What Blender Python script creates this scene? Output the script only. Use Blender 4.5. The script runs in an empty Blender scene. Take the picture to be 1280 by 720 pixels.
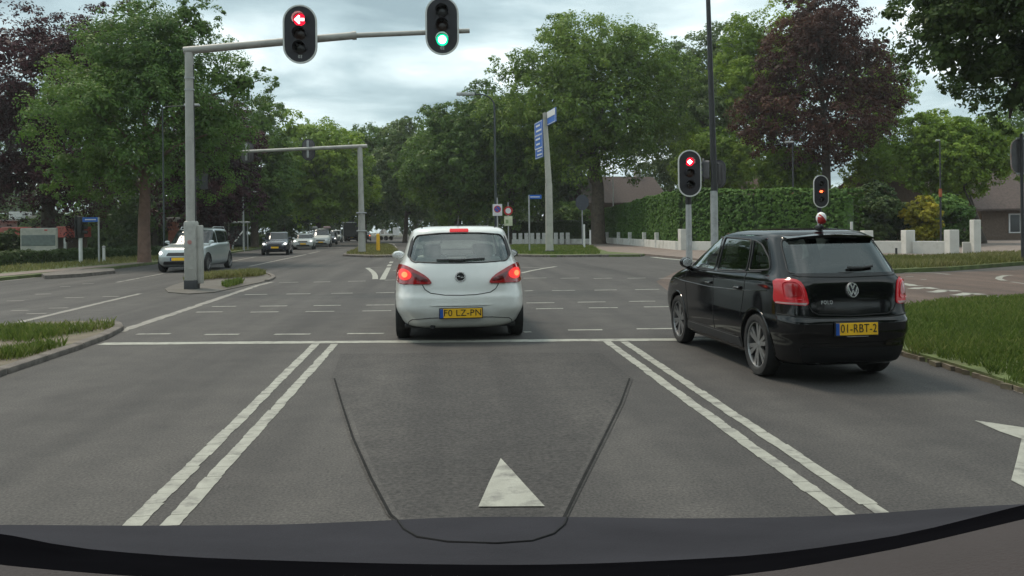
import bpy, bmesh, math, random
import numpy as np
from mathutils import Vector, Matrix

# ------------------------------------------------------------------ camera
SC = bpy.context.scene
COL = SC.collection
F = 1030.0                      # focal length in photograph pixels (1280 wide)
CX, CY = 640.0, 288.0           # horizon height comes from the lens shift
CAM_H = 1.42
YAW = math.radians(4.94)        # camera looks a little right of the lane direction
ROLL = math.radians(0.7)
FWD = Vector((math.sin(YAW), math.cos(YAW), 0))
RGT0 = Vector((math.cos(YAW), -math.sin(YAW), 0))
RGT = RGT0 * math.cos(ROLL) - Vector((0, 0, 1)) * math.sin(ROLL)
UPV = Vector((0, 0, 1)) * math.cos(ROLL) + RGT0 * math.sin(ROLL)
EYE = Vector((0, 0, CAM_H))
cam_d = bpy.data.cameras.new('camera')
cam_d.sensor_width = 36.0
cam_d.lens = 36.0 * F / 1280.0
cam_d.shift_y = -(360.0 - CY) / 1280.0
cam_d.clip_start = 0.05
cam_d.clip_end = 5000
cam = bpy.data.objects.new('camera', cam_d)
COL.objects.link(cam)
cam.matrix_world = Matrix(((RGT.x, UPV.x, -FWD.x, EYE.x), (RGT.y, UPV.y, -FWD.y, EYE.y), (RGT.z, UPV.z, -FWD.z, EYE.z), (0, 0, 0, 1)))
SC.camera = cam

# ------------------------------------------------------------------ sky, sun, exposure
SUN_EL, SUN_AZ = math.radians(58), math.radians(-40)     # azimuth from +Y, negative = left
world = bpy.data.worlds.new('World')
SC.world = world
world.use_nodes = True
nt = world.node_tree
nt.nodes.clear()
N = nt.nodes.new
out = N('ShaderNodeOutputWorld'); bg = N('ShaderNodeBackground'); bg.inputs['Strength'].default_value = 0.1
sky = N('ShaderNodeTexSky'); sky.sky_type = 'NISHITA'; sky.sun_disc = False
sky.sun_elevation = SUN_EL; sky.sun_rotation = SUN_AZ; sky.air_density = 1.0; sky.dust_density = 2.0
tc = N('ShaderNodeTexCoord'); sep = N('ShaderNodeSeparateXYZ')
nt.links.new(tc.outputs['Generated'], sep.inputs[0])
def wmath(op, a, b=None, c=None):
    n = N('ShaderNodeMath'); n.operation = op
    for i, v in enumerate((a, b, c)):
        if v is None: continue
        if isinstance(v, (int, float)): n.inputs[i].default_value = v
        else: nt.links.new(v, n.inputs[i])
    return n.outputs[0]
zz = wmath('ADD', wmath('MAXIMUM', sep.outputs[2], 0.0), 0.10)
cmb = N('ShaderNodeCombineXYZ')
nt.links.new(wmath('DIVIDE', sep.outputs[0], zz), cmb.inputs[0])
nt.links.new(wmath('DIVIDE', sep.outputs[1], zz), cmb.inputs[1])
cmb.inputs[2].default_value = 3.7
nz = N('ShaderNodeTexNoise'); nz.inputs['Scale'].default_value = 0.95; nz.inputs['Detail'].default_value = 7; nz.inputs['Roughness'].default_value = 0.52; nz.inputs['Distortion'].default_value = 0.35
nt.links.new(cmb.outputs[0], nz.inputs['Vector'])
ramp = N('ShaderNodeValToRGB')
cr = ramp.color_ramp
cr.elements[0].position = 0.34; cr.elements[0].color = (2.2, 3.0, 3.25, 1)
cr.elements[1].position = 0.66; cr.elements[1].color = (10.0, 10.6, 10.5, 1)
e = cr.elements.new(0.44); e.color = (3.4, 4.4, 4.65, 1)
e = cr.elements.new(0.56); e.color = (5.8, 6.8, 6.9, 1)
nt.links.new(nz.outputs['Fac'], ramp.inputs[0])
mixs = N('ShaderNodeMixRGB'); mixs.inputs[0].default_value = 0.93
nt.links.new(sky.outputs[0], mixs.inputs[1]); nt.links.new(ramp.outputs[0], mixs.inputs[2])
nt.links.new(mixs.outputs[0], bg.inputs['Color']); nt.links.new(bg.outputs[0], out.inputs[0])

sun_d = bpy.data.lights.new('sun', 'SUN')
sun_d.energy = 1.5; sun_d.angle = math.radians(12); sun_d.color = (1.0, 0.88, 0.72)
sun = bpy.data.objects.new('sun', sun_d); COL.objects.link(sun)
sdir = Vector((math.sin(SUN_AZ) * math.cos(SUN_EL), math.cos(SUN_AZ) * math.cos(SUN_EL), math.sin(SUN_EL)))
sun.rotation_euler = sdir.to_track_quat('Z', 'Y').to_euler()
SC.view_settings.view_transform = 'Standard'
SC.view_settings.look = 'None'
SC.view_settings.exposure = 0.70
SC.view_settings.gamma = 1.0
SC.view_settings.use_curve_mapping = False
HAZE = .00038
SC.cycles.volume_bounces = 0
SC.cycles.max_bounces = 8
SC.cycles.transparent_max_bounces = 12
SC.cycles.caustics_reflective = False
SC.cycles.caustics_refractive = False

# ------------------------------------------------------------------ helpers
R = math.radians
rng = random.Random(7)
def ray(px, py):
    return FWD + RGT * ((px - CX) / F) - UPV * ((py - CY) / F)
def G(px, py, z=0.0):
    """the point of the ground under a place in the photograph"""
    d = ray(px, py)
    t = (z - CAM_H) / d.z
    return EYE + d * t
def D(px, py, depth):
    return EYE + ray(px, py) * depth
def GX(px, depth):
    """ground point in column px at a depth (metres straight ahead)"""
    d = FWD * depth + RGT0 * ((px - CX) / F * depth)
    return Vector((d.x, d.y, 0))
def Hz(px, py, depth):
    return D(px, py, depth).z

MATS = {}
def nodes_of(name):
    m = bpy.data.materials.new(name); m.use_nodes = True
    t = m.node_tree
    b = t.nodes['Principled BSDF']
    return m, t, b
def mat(name, col=(0.5, 0.5, 0.5), rough=0.6, metal=0.0, var=0.12, scale=6.0, bump=0.0, bscale=40.0, coat=0.0, spec=0.5, emit=None, estr=0.0, dirt=None, dscale=2.0):
    """procedural material: base colour broken up by noise, optional dirt, fine bump"""
    if name in MATS: return MATS[name]
    m, t, b = nodes_of(name)
    c = t.nodes.new('ShaderNodeTexCoord')
    n = t.nodes.new('ShaderNodeTexNoise'); n.inputs['Scale'].default_value = scale; n.inputs['Detail'].default_value = 5
    t.links.new(c.outputs['Object'], n.inputs['Vector'])
    r = t.nodes.new('ShaderNodeValToRGB')
    r.color_ramp.elements[0].position = 0.3; r.color_ramp.elements[1].position = 0.7
    r.color_ramp.elements[0].color = tuple(x * (1 - var) for x in col) + (1,)
    r.color_ramp.elements[1].color = tuple(min(1, x * (1 + var)) for x in col) + (1,)
    t.links.new(n.outputs['Fac'], r.inputs[0])
    src = r.outputs[0]
    if dirt:
        n2 = t.nodes.new('ShaderNodeTexNoise'); n2.inputs['Scale'].default_value = dscale; n2.inputs['Detail'].default_value = 8; n2.inputs['Roughness'].default_value = 0.65
        t.links.new(c.outputs['Object'], n2.inputs['Vector'])
        r2 = t.nodes.new('ShaderNodeValToRGB'); r2.color_ramp.elements[0].position = 0.5; r2.color_ramp.elements[1].position = 0.72
        t.links.new(n2.outputs['Fac'], r2.inputs[0])
        mx = t.nodes.new('ShaderNodeMixRGB'); mx.inputs[2].default_value = tuple(dirt) + (1,)
        t.links.new(r2.outputs[0], mx.inputs[0]); t.links.new(src, mx.inputs[1])
        src = mx.outputs[0]
    t.links.new(src, b.inputs['Base Color'])
    b.inputs['Roughness'].default_value = rough; b.inputs['Metallic'].default_value = metal
    b.inputs['Specular IOR Level'].default_value = spec
    if coat:
        b.inputs['Coat Weight'].default_value = coat; b.inputs['Coat Roughness'].default_value = 0.04
    if bump:
        nb = t.nodes.new('ShaderNodeTexNoise'); nb.inputs['Scale'].default_value = bscale; nb.inputs['Detail'].default_value = 4
        t.links.new(c.outputs['Object'], nb.inputs['Vector'])
        bp = t.nodes.new('ShaderNodeBump'); bp.inputs['Strength'].default_value = bump; bp.inputs['Distance'].default_value = 0.02
        t.links.new(nb.outputs['Fac'], bp.inputs['Height']); t.links.new(bp.outputs[0], b.inputs['Normal'])
    if emit:
        b.inputs['Emission Color'].default_value = tuple(emit) + (1,); b.inputs['Emission Strength'].default_value = estr
    MATS[name] = m
    return m
def glass_mat(name, tint=(0.35, 0.40, 0.38), rough=0.01, add=.09):
    if name in MATS: return MATS[name]
    m, t, b = nodes_of(name)
    t.nodes.remove(b)
    o = t.nodes['Material Output']
    tr = t.nodes.new('ShaderNodeBsdfTransparent'); tr.inputs[0].default_value = tuple(tint) + (1,)
    gl = t.nodes.new('ShaderNodeBsdfGlossy'); gl.inputs['Roughness'].default_value = rough; gl.inputs[0].default_value = (0.9, 0.95, 0.95, 1)
    fr = t.nodes.new('ShaderNodeFresnel'); fr.inputs[0].default_value = 1.55
    ad = t.nodes.new('ShaderNodeMath'); ad.operation = 'MULTIPLY_ADD'; ad.inputs[1].default_value = 1.5; ad.inputs[2].default_value = add
    ad.use_clamp = True
    t.links.new(fr.outputs[0], ad.inputs[0])
    mx = t.nodes.new('ShaderNodeMixShader')
    t.links.new(ad.outputs[0], mx.inputs[0]); t.links.new(tr.outputs[0], mx.inputs[1]); t.links.new(gl.outputs[0], mx.inputs[2])
    t.links.new(mx.outputs[0], o.inputs[0])
    MATS[name] = m
    return m
def leaf_mat(name, dark, mid, light, transl=0.3):
    if name in MATS: return MATS[name]
    m, t, b = nodes_of(name)
    t.nodes.remove(b)
    o = t.nodes['Material Output']
    a = t.nodes.new('ShaderNodeAttribute'); a.attribute_name = 'tint'
    r = t.nodes.new('ShaderNodeValToRGB')
    r.color_ramp.elements[0].position = 0.0; r.color_ramp.elements[0].color = tuple(dark) + (1,)
    r.color_ramp.elements[1].position = 1.0; r.color_ramp.elements[1].color = tuple(light) + (1,)
    e = r.color_ramp.elements.new(0.5); e.color = tuple(mid) + (1,)
    t.links.new(a.outputs['Fac'], r.inputs[0])
    d = t.nodes.new('ShaderNodeBsdfPrincipled'); d.inputs['Roughness'].default_value = 0.55; d.inputs['Specular IOR Level'].default_value = 0.15
    tl = t.nodes.new('ShaderNodeBsdfTranslucent')
    hs = t.nodes.new('ShaderNodeHueSaturation'); hs.inputs['Value'].default_value = 1.25; hs.inputs['Saturation'].default_value = 1.1
    t.links.new(r.outputs[0], d.inputs['Base Color']); t.links.new(r.outputs[0], hs.inputs['Color']); t.links.new(hs.outputs[0], tl.inputs[0])
    mx = t.nodes.new('ShaderNodeMixShader'); mx.inputs[0].default_value = transl
    t.links.new(d.outputs[0], mx.inputs[1]); t.links.new(tl.outputs[0], mx.inputs[2]); t.links.new(mx.outputs[0], o.inputs[0])
    MATS[name] = m
    return m

def tag(o, label=None, cat=None, group=None, kind=None):
    if label: o['label'] = label
    if cat: o['category'] = cat
    if group: o['group'] = group
    if kind: o['kind'] = kind
    return o
def empty(name, loc=(0, 0, 0), rz=0.0, label=None, cat=None, group=None):
    o = bpy.data.objects.new(name, None); COL.objects.link(o)
    o.empty_display_size = 0.2
    o.location = loc; o.rotation_euler = (0, 0, rz)
    return tag(o, label, cat, group)
class MB:
    """collects shapes into one mesh"""
    def __init__(s): s.v = []; s.f = []; s.mi = []; s.m = 0
    def add(s, vs, fs):
        b = len(s.v); s.v += [tuple(v) for v in vs]
        for f in fs: s.f.append(tuple(i + b for i in f)); s.mi.append(s.m)
        return s
    def box(s, c, d, M=None):
        x, y, z = d[0] / 2, d[1] / 2, d[2] / 2
        vs = [Vector((a, b, e)) for e in (-z, z) for b in (-y, y) for a in (-x, x)]
        if M is not None: vs = [M @ v for v in vs]
        vs = [v + Vector(c) for v in vs]
        return s.add(vs, [(0, 2, 3, 1), (4, 5, 7, 6), (0, 1, 5, 4), (2, 6, 7, 3), (0, 4, 6, 2), (1, 3, 7, 5)])
    def rbox(s, c, d, b=0.02, M=None):
        """box with chamfered edges"""
        x, y, z = [k / 2 for k in d]
        b = min(b, x * .9, y * .9, z * .9)
        bm = bmesh.new(); bmesh.ops.create_cube(bm, size=1)
        for v in bm.verts: v.co = Vector((v.co.x * d[0], v.co.y * d[1], v.co.z * d[2]))
        bmesh.ops.bevel(bm, geom=bm.edges[:], offset=b, segments=2, affect='EDGES', profile=0.5)
        bm.verts.index_update()
        vs = [v.co.copy() for v in bm.verts]
        if M is not None: vs = [M @ v for v in vs]
        fs = [tuple(v.index for v in f.verts) for f in bm.faces]
        bm.free()
        return s.add([v + Vector(c) for v in vs], fs)
    def tube(s, pts, rad, n=8, cap=True):
        pts = [Vector(p) for p in pts]
        if isinstance(rad, (int, float)): rad = [rad] * len(pts)
        vs = []; fs = []
        prev = None
        for i, p in enumerate(pts):
            t = (pts[min(i + 1, len(pts) - 1)] - pts[max(i - 1, 0)])
            if t.length < 1e-9: t = Vector((0, 0, 1))
            t.normalize()
            if prev is None:
                a = t.cross(Vector((0, 0, 1)))
                if a.length < 1e-3: a = t.cross(Vector((1, 0, 0)))
            else:
                a = prev - t * prev.dot(t)
                if a.length < 1e-6: a = t.cross(Vector((0.3, 1, 0.2)))
            a.normalize(); prev = a
            b = t.cross(a)
            for k in range(n):
                an = 2 * math.pi * k / n
                vs.append(p + (a * math.cos(an) + b * math.sin(an)) * rad[i])
        for i in range(len(pts) - 1):
            for k in range(n):
                fs.append((i * n + k, i * n + (k + 1) % n, (i + 1) * n + (k + 1) % n, (i + 1) * n + k))
        if cap:
            fs.append(tuple(range(n - 1, -1, -1))); fs.append(tuple((len(pts) - 1) * n + k for k in range(n)))
        return s.add(vs, fs)
    def lathe(s, prof, n=32, M=None, c=(0, 0, 0), a0=0, a1=2 * math.pi):
        """profile of (radius, height) turned about local Z"""
        full = abs(a1 - a0 - 2 * math.pi) < 1e-6
        cols = n if full else n + 1
        vs = []
        for k in range(cols):
            an = a0 + (a1 - a0) * k / n
            for r, z in prof:
                v = Vector((r * math.cos(an), r * math.sin(an), z))
                if M is not None: v = M @ v
                vs.append(v + Vector(c))
        L = len(prof); fs = []
        for k in range(n):
            k2 = (k + 1) % cols
            for j in range(L - 1):
                fs.append((k * L + j, k2 * L + j, k2 * L + j + 1, k * L + j + 1))
        return s.add(vs, fs)
    def prism(s, poly, h0, h1, M=None, c=(0, 0, 0)):
        """2-D outline (x, y) pushed from h0 to h1 along local Z"""
        n = len(poly)
        vs = [Vector((p[0], p[1], h0)) for p in poly] + [Vector((p[0], p[1], h1)) for p in poly]
        if M is not None: vs = [M @ v for v in vs]
        vs = [v + Vector(c) for v in vs]
        return s.add(vs, [tuple(range(n - 1, -1, -1)), tuple(range(n, 2 * n))] + [(i, (i + 1) % n, n + (i + 1) % n, n + i) for i in range(n)])
    def build(s, name, mats, parent=None, smooth=False, sharp=35, loc=None):
        me = bpy.data.meshes.new(name); me.from_pydata(s.v, [], s.f)
        if not isinstance(mats, (list, tuple)): mats = [mats]
        for m in mats: me.materials.append(m)
        if any(s.mi): me.polygons.foreach_set('material_index', s.mi)
        me.update()
        bm = bmesh.new(); bm.from_mesh(me); bmesh.ops.recalc_face_normals(bm, faces=bm.faces); bm.to_mesh(me); bm.free()
        if smooth:
            me.polygons.foreach_set('use_smooth', [True] * len(me.polygons))
            me.set_sharp_from_angle(angle=R(sharp))
        o = bpy.data.objects.new(name, me); COL.objects.link(o)
        if parent: o.parent = parent
        if loc is not None: o.location = loc
        return o
XF = Matrix(((1, 0, 0), (0, 0, -1), (0, 1, 0)))     # local z -> -y : outlines drawn in x,z that face the viewer (-y)
def XR(v): return v

def copy_tree(o, parent=None):
    c = o.copy(); COL.objects.link(c); c.parent = parent
    for ch in list(o.children): copy_tree(ch, c)
    return c
def chaikin(p, k=2, closed=True):
    for _ in range(k):
        q = []
        n = len(p)
        for i in range(n if closed else n - 1):
            a, b = p[i], p[(i + 1) % n]
            q.append((a[0] * .75 + b[0] * .25, a[1] * .75 + b[1] * .25)); q.append((a[0] * .25 + b[0] * .75, a[1] * .25 + b[1] * .75))
        p = q
    return p
def round_poly(p, r=0.05, seg=4):
    """outline with corners rounded by radius r"""
    q = []
    n = len(p)
    for i in range(n):
        a, b, c = Vector(p[i - 1]), Vector(p[i]), Vector(p[(i + 1) % n])
        d1, d2 = (a - b), (c - b)
        k = min(r, d1.length * .45, d2.length * .45)
        s, e = b + d1.normalized() * k, b + d2.normalized() * k
        for j in range(seg + 1):
            t = j / seg
            v = s * (1 - t) ** 2 + b * 2 * t * (1 - t) + e * t * t
            q.append((v.x, v.y))
    return q
def text_mesh(name, body, size, M, loc, m, parent, depth=0.002, align='CENTER', spacing=1.0):
    cu = bpy.data.curves.new(name, 'FONT'); cu.body = body; cu.size = size; cu.extrude = depth
    cu.align_x = align; cu.align_y = 'CENTER'; cu.space_character = spacing; cu.resolution_u = 3
    tmp = bpy.data.objects.new('tmp', cu); COL.objects.link(tmp)
    dg = bpy.context.evaluated_depsgraph_get()
    me = bpy.data.meshes.new_from_object(tmp.evaluated_get(dg))
    bpy.data.objects.remove(tmp)
    me.name = name
    T = Matrix.Translation(Vector(loc)) @ M.to_4x4()
    me.transform(T)
    me.materials.clear(); me.materials.append(m)
    o = bpy.data.objects.new(name, me); COL.objects.link(o); o.parent = parent
    return o
# x right, y up text seen from -y (a viewer looking along +y)
TXR = Matrix(((1, 0, 0), (0, 0, -1), (0, 1, 0)))
# text seen from +y (front of a car): mirrored x
TXF = Matrix(((-1, 0, 0), (0, 0, 1), (0, 1, 0)))

# ------------------------------------------------------------------ ground, road, markings
def asphalt(name, c0, c1, speck=0.5, fsc=62, bs=.35):
    m, t, b = nodes_of(name)
    c = t.nodes.new('ShaderNodeTexCoord')
    def noise(scale, detail=4, rough=.6):
        n = t.nodes.new('ShaderNodeTexNoise'); n.inputs['Scale'].default_value = scale; n.inputs['Detail'].default_value = detail; n.inputs['Roughness'].default_value = rough
        t.links.new(c.outputs['Object'], n.inputs['Vector']); return n
    def rmp(src, p0, p1, a, bb):
        r = t.nodes.new('ShaderNodeValToRGB'); r.color_ramp.elements[0].position = p0; r.color_ramp.elements[1].position = p1
        r.color_ramp.elements[0].color = a; r.color_ramp.elements[1].color = bb
        t.links.new(src, r.inputs[0]); return r.outputs[0]
    def mul(a, bb, f=1.0, op='MULTIPLY'):
        x = t.nodes.new('ShaderNodeMixRGB'); x.blend_type = op; x.inputs[0].default_value = f
        t.links.new(a, x.inputs[1]); t.links.new(bb, x.inputs[2]); return x.outputs[0]
    big = rmp(noise(.22, 6).outputs['Fac'], .32, .68, tuple(c0) + (1,), tuple(c1) + (1,))
    mid = rmp(noise(2.3, 5, .7).outputs['Fac'], .3, .7, (.80, .80, .81, 1), (1.16, 1.15, 1.13, 1))
    fine = rmp(noise(fsc, 2).outputs['Fac'], .30, .72, (.55, .55, .56, 1), (1.5, 1.48, 1.45, 1))
    # streaks along the lanes, from tyres
    mp = t.nodes.new('ShaderNodeMapping'); mp.inputs['Scale'].default_value = (1.3, .05, 1)
    t.links.new(c.outputs['Object'], mp.inputs[0])
    ns = t.nodes.new('ShaderNodeTexNoise'); ns.inputs['Scale'].default_value = 1.0; ns.inputs['Detail'].default_value = 4
    t.links.new(mp.outputs[0], ns.inputs['Vector'])
    st = rmp(ns.outputs['Fac'], .35, .65, (.74, .74, .75, 1), (1.20, 1.19, 1.17, 1))
    vo = t.nodes.new('ShaderNodeTexVoronoi'); vo.inputs['Scale'].default_value = 45
    t.links.new(c.outputs['Object'], vo.inputs['Vector'])
    sp = rmp(vo.outputs['Distance'], .0, .14, (2.0, 2.0, 1.95, 1), (1, 1, 1, 1))
    col = mul(mul(mul(big, mid), fine, speck), st)
    col = mul(col, sp, .6)
    t.links.new(col, b.inputs['Base Color'])
    b.inputs['Roughness'].default_value = .82; b.inputs['Specular IOR Level'].default_value = .35
    bp = t.nodes.new('ShaderNodeBump'); bp.inputs['Strength'].default_value = bs; bp.inputs['Distance'].default_value = .01
    t.links.new(noise(90, 3).outputs['Fac'], bp.inputs['Height']); t.links.new(bp.outputs[0], b.inputs['Normal'])
    MATS[name] = m
    return m
ASPH = asphalt('asphalt', (.054, .0515, .0508), (.069, .0662, .0642), 1.0)
ASPH_D = asphalt('asphalt_mat_reflection', (.045, .043, .0425), (.058, .0555, .0545), 1.0, 38, .6)  # darker tone stands in for the mat's reflection over the lane
ASPH_R = asphalt('asphalt_reddish', (.088, .064, .054), (.118, .086, .072), .9)
M_PAINT_W = mat('road_paint', (.30, .30, .262), .7, var=.16, scale=9, bump=.25, bscale=90, dirt=(.11, .106, .10), dscale=6.5)
M_PAINT_O = mat('old_road_paint', (.22, .208, .185), .75, var=.2, scale=7, dirt=(.14, .135, .13), dscale=3.0)
M_MAT_EDGE = mat('reflected_mat_edge', (.020, .020, .020), .9, var=.3, scale=8, spec=.1)  # dark outline of the windscreen mat reflection, painted on the road
M_KERB = mat('kerb_concrete', (.135, .118, .105), .9, var=.28, scale=6, bump=.4, bscale=50, dirt=(.06, .052, .044), dscale=4)
M_PAVE = mat('footpath', (.19, .15, .13), .9, var=.2, scale=3, bump=.2, bscale=50, dirt=(.11, .095, .075), dscale=1.5)
M_SOIL = mat('verge_soil', (.135, .112, .082), .95, var=.3, scale=2.5, bump=.4, bscale=20, dirt=(.06, .085, .028), dscale=1.2)
M_TURF = mat('turf', (.088, .115, .038), .95, var=.35, scale=3.0, bump=.5, bscale=30, dirt=(.10, .085, .045), dscale=1.0)
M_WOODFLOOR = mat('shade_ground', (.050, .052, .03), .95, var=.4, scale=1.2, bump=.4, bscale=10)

def sheet(name, pts, z, m, parent=None, kind=None, label=None):
    b = MB(); b.add([(p[0], p[1], z) for p in pts], [tuple(range(len(pts)))])
    o = b.build(name, m, parent)
    if o.data.polygons[0].normal.z < 0: o.data.flip_normals()
    if kind: tag(o, label, None, None, kind)
    return o
def slab(name, pts, h, m, kind='structure', label=None, z0=-0.02, parent=None):
    b = MB(); b.prism([(p[0], p[1]) for p in pts], z0, h)
    o = b.build(name, m, parent)
    return tag(o, label, None, None, kind) if parent is None else o

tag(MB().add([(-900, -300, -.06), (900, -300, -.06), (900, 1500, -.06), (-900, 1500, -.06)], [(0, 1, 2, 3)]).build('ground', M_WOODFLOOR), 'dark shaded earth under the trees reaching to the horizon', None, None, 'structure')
road = MB()
gx = np.linspace(-90, 90, 37); gy = np.linspace(-15, 230, 50)
road.add([(x, y, 0) for y in gy for x in gx], [(j * 37 + i, j * 37 + i + 1, (j + 1) * 37 + i + 1, (j + 1) * 37 + i) for j in range(49) for i in range(36)])
road = road.build('road', ASPH)
tag(road, 'worn grey asphalt road and open junction with white markings', None, None, 'structure')
Z1 = .004
def strip(name, p0, p1, w, m=None, jag=0.008, z=Z1, parent=road, step=.12, w1=None, seed=None):
    """painted line between two ground points with slightly crumbled edges"""
    r = random.Random(seed if seed is not None else int(abs(p0[0] * 977 + p0[1] * 131 + p1[0] * 37)) )
    a, b = Vector((p0[0], p0[1], 0)), Vector((p1[0], p1[1], 0))
    L = (b - a).length; n = max(2, min(260, int(L / step)))
    d = (b - a).normalized(); s = Vector((-d.y, d.x, 0))
    w1 = w if w1 is None else w1
    vs = []
    for i in range(n + 1):
        t = i / n
        ww = (w + (w1 - w) * t) / 2
        if i == 0 or r.random() < .45: e1 = -abs(r.gauss(0, jag))
        if i == 0 or r.random() < .45: e2 = -abs(r.gauss(0, jag))
        p = a + d * (L * t)
        q1 = p + s * (ww + e1); q2 = p - s * (ww + e2)
        vs += [(q1.x, q1.y, z), (q2.x, q2.y, z)]
    mb = MB(); mb.add(vs, [(2 * i, 2 * i + 1, 2 * i + 3, 2 * i + 2) for i in range(n)])
    o = mb.build(name, m or M_PAINT_W, parent)
    if o.data.polygons[0].normal.z < 0: o.data.flip_normals()
    return o
def line_px(name, a, b, w, m=None, jag=.008, **k):
    return strip(name, G(*a), G(*b), w, m, jag, **k)
# stop line across the three lanes
line_px('stop_line', (126, 430), (1010, 423.5), .24, jag=.012)
# double lane lines
def block_line(p0, p1, w):
    r = random.Random(int(p0.x * 991 + p1.y * 17))
    a, b = Vector((p0.x, p0.y, 0)), Vector((p1.x, p1.y, 0)); L = (b - a).length; d = (b - a).normalized(); n_ = Vector((-d.y, d.x, 0))
    mb = MB(); t = 0.0
    while t < L:
        l = r.uniform(.16, .34); o = r.gauss(0, .0022); m_ = 4
        ww = w / 2 - abs(r.gauss(0, .003))
        row = []
        for k in range(m_ + 1):
            q = a + d * (t + (l - r.uniform(.002, .006)) * k / m_) + n_ * o
            e1, e2 = r.gauss(0, .0022), r.gauss(0, .0022)
            if k in (0, m_): e1 -= abs(r.gauss(0, .0028)); e2 -= abs(r.gauss(0, .0028))
            row.append((q + n_ * (ww + e1), q - n_ * (ww + e2)))
        vs = [(v.x, v.y, Z1) for pr_ in row for v in pr_]
        mb.add(vs, [(2 * k, 2 * k + 1, 2 * k + 3, 2 * k + 2) for k in range(m_)])
        t += l
    o_ = mb.build('lane_line', M_PAINT_W, road)
    for p_ in o_.data.polygons:
        if p_.normal.z < 0: o_.data.flip_normals(); break
for a, b in (((172, 651), (391.5, 433.5)), ((219, 650), (415.5, 433.2)), ((1051, 640), (760.5, 428.5)), ((1097, 638), (781, 427.8))):
    p, q = G(*a), G(*b)
    block_line(p + (p - q) * .35, q, .100)
# junction guide dashes: (x0, x1, y)
DASH = [(171, 213, 417.5), (256, 299, 418), (343, 388, 417.8), (434, 480, 417), (655, 664, 415), (710, 753, 412.5), (796, 841, 411),
        (245, 278, 390), (313, 348, 390), (382, 418, 389.3), (453, 489, 388.5), (670, 704, 385.8), (736, 772, 384.7), (805, 836, 383.5),
        (265, 295, 383), (325, 359, 382.5), (392, 426, 381.8), (458, 493, 381.2), (658, 693, 378.5), (722, 757, 377.5), (786, 819, 376.6),
        (306, 334, 368), (358, 388, 367.3), (414, 441, 366.5), (470, 493, 365.8), (656, 666, 363.5), (690, 719, 363), (743, 771, 362.5), (794, 824, 361.8),
        (349, 373, 352.8), (392, 413, 352.3), (435, 457, 351.4), (481, 494, 350), (654, 683, 347.5), (700, 724, 347.6), (742, 765, 347.8), (784, 807, 347.6), (824, 850, 347.6),
        (14, 36, 388), (33, 58, 392), (61, 85, 385), (8, 30, 376), (81, 105, 372), (44, 64, 367.5), (75, 88, 358), (103, 117, 354.5), (128, 149, 370.5)]
for x0, x1, y in DASH:
    w = .11 if y > 372 else .13
    line_px('guide_dash', (x0, y + .4), (x1, y), w, M_PAINT_W if x0 > 160 else M_PAINT_O, jag=.006)
# edge lines of the centre island and of the oncoming side
line_px('edge_line', (149, 415), (322, 357), .20, M_PAINT_O, .02)
line_px('edge_line', (322, 357), (341, 352.5), .20, M_PAINT_O, .02)
line_px('edge_line', (20, 404), (176, 367), .17, M_PAINT_O, .02)
line_px('edge_line', (0, 352), (45, 347), .15, M_PAINT_O, .02)
line_px('edge_line', (146, 353), (204, 342), .14, M_PAINT_O, .02)
line_px('centre_line', (312, 333), (383, 318), .22, M_PAINT_O, .02)
line_px('centre_line', (386, 317), (399, 314.5), .25, M_PAINT_O, .02)
line_px('edge_line', (282, 328), (320, 321), .18, M_PAINT_O, .02)
line_px('lane_line', (408, 315), (430, 314.8), .35, M_PAINT_O, .02)
line_px('lane_line', (425, 307), (448, 307), .5, M_PAINT_O, .02)
line_px('lane_line', (460, 334.6), (478, 334.4), .16, M_PAINT_O, .02)
# curved nose and short lines ahead of the white car
def poly_line(name, pix, w, m=None, parent=road, z=Z1):
    pts = [G(*p) for p in pix]
    vs = []
    for i, p in enumerate(pts):
        d = (pts[min(i + 1, len(pts) - 1)] - pts[max(i - 1, 0)]); d.z = 0; d.normalize()
        s = Vector((-d.y, d.x, 0)) * w / 2
        vs += [(p + s)[:2] + (z,), (p - s)[:2] + (z,)]
    o = MB().add(vs, [(2 * i, 2 * i + 1, 2 * i + 3, 2 * i + 2) for i in range(len(pts) - 1)]).build(name, m or M_PAINT_W, parent)
    if o.data.polygons[0].normal.z < 0: o.data.flip_normals()
    return o
poly_line('curved_line', [(459, 335), (463, 337.5), (467, 341), (469, 345), (469, 349)], .17)
poly_line('lane_line', [(478, 349.5), (486, 334.5)], .17)
poly_line('lane_line', [(486, 332.8), (487.5, 330.6)], .17)
poly_line('lane_line', [(488.5, 328.8), (489.8, 327)], .17)
poly_line('lane_line', [(494, 338.2), (498, 337.4)], .2)
poly_line('curved_line', [(651, 341.5), (664, 338.5), (680, 335.5), (695, 333.2)], .16)
poly_line('lane_line', [(651, 334.8), (681, 334.3)], .16, M_PAINT_O)
poly_line('curved_line', [(455, 303), (480, 303), (492, 305), (495, 310)], .2, M_PAINT_O)
# straight-on arrow under the bonnet, right-turn arrow at the right edge
def paint_px(name, pix, m=None, z=Z1, wear=.01):
    pts = [G(*p) for p in pix]
    o = MB().add([(p.x, p.y, z) for p in pts], [tuple(range(len(pts)))]).build(name, m or M_PAINT_W, road)
    if o.data.polygons[0].normal.z < 0: o.data.flip_normals()
    return o
paint_px('lane_arrow', [(626, 575), (640, 590), (655, 607), (681, 635.5), (598, 636), (612, 604)], z=.012)
paint_px('lane_arrow', [(1218, 526), (1250, 530.5), (1300, 538), (1370, 553), (1330, 572), (1316, 566), (1304, 622), (1264, 601), (1271, 575), (1277, 549), (1250, 540)])
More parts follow.
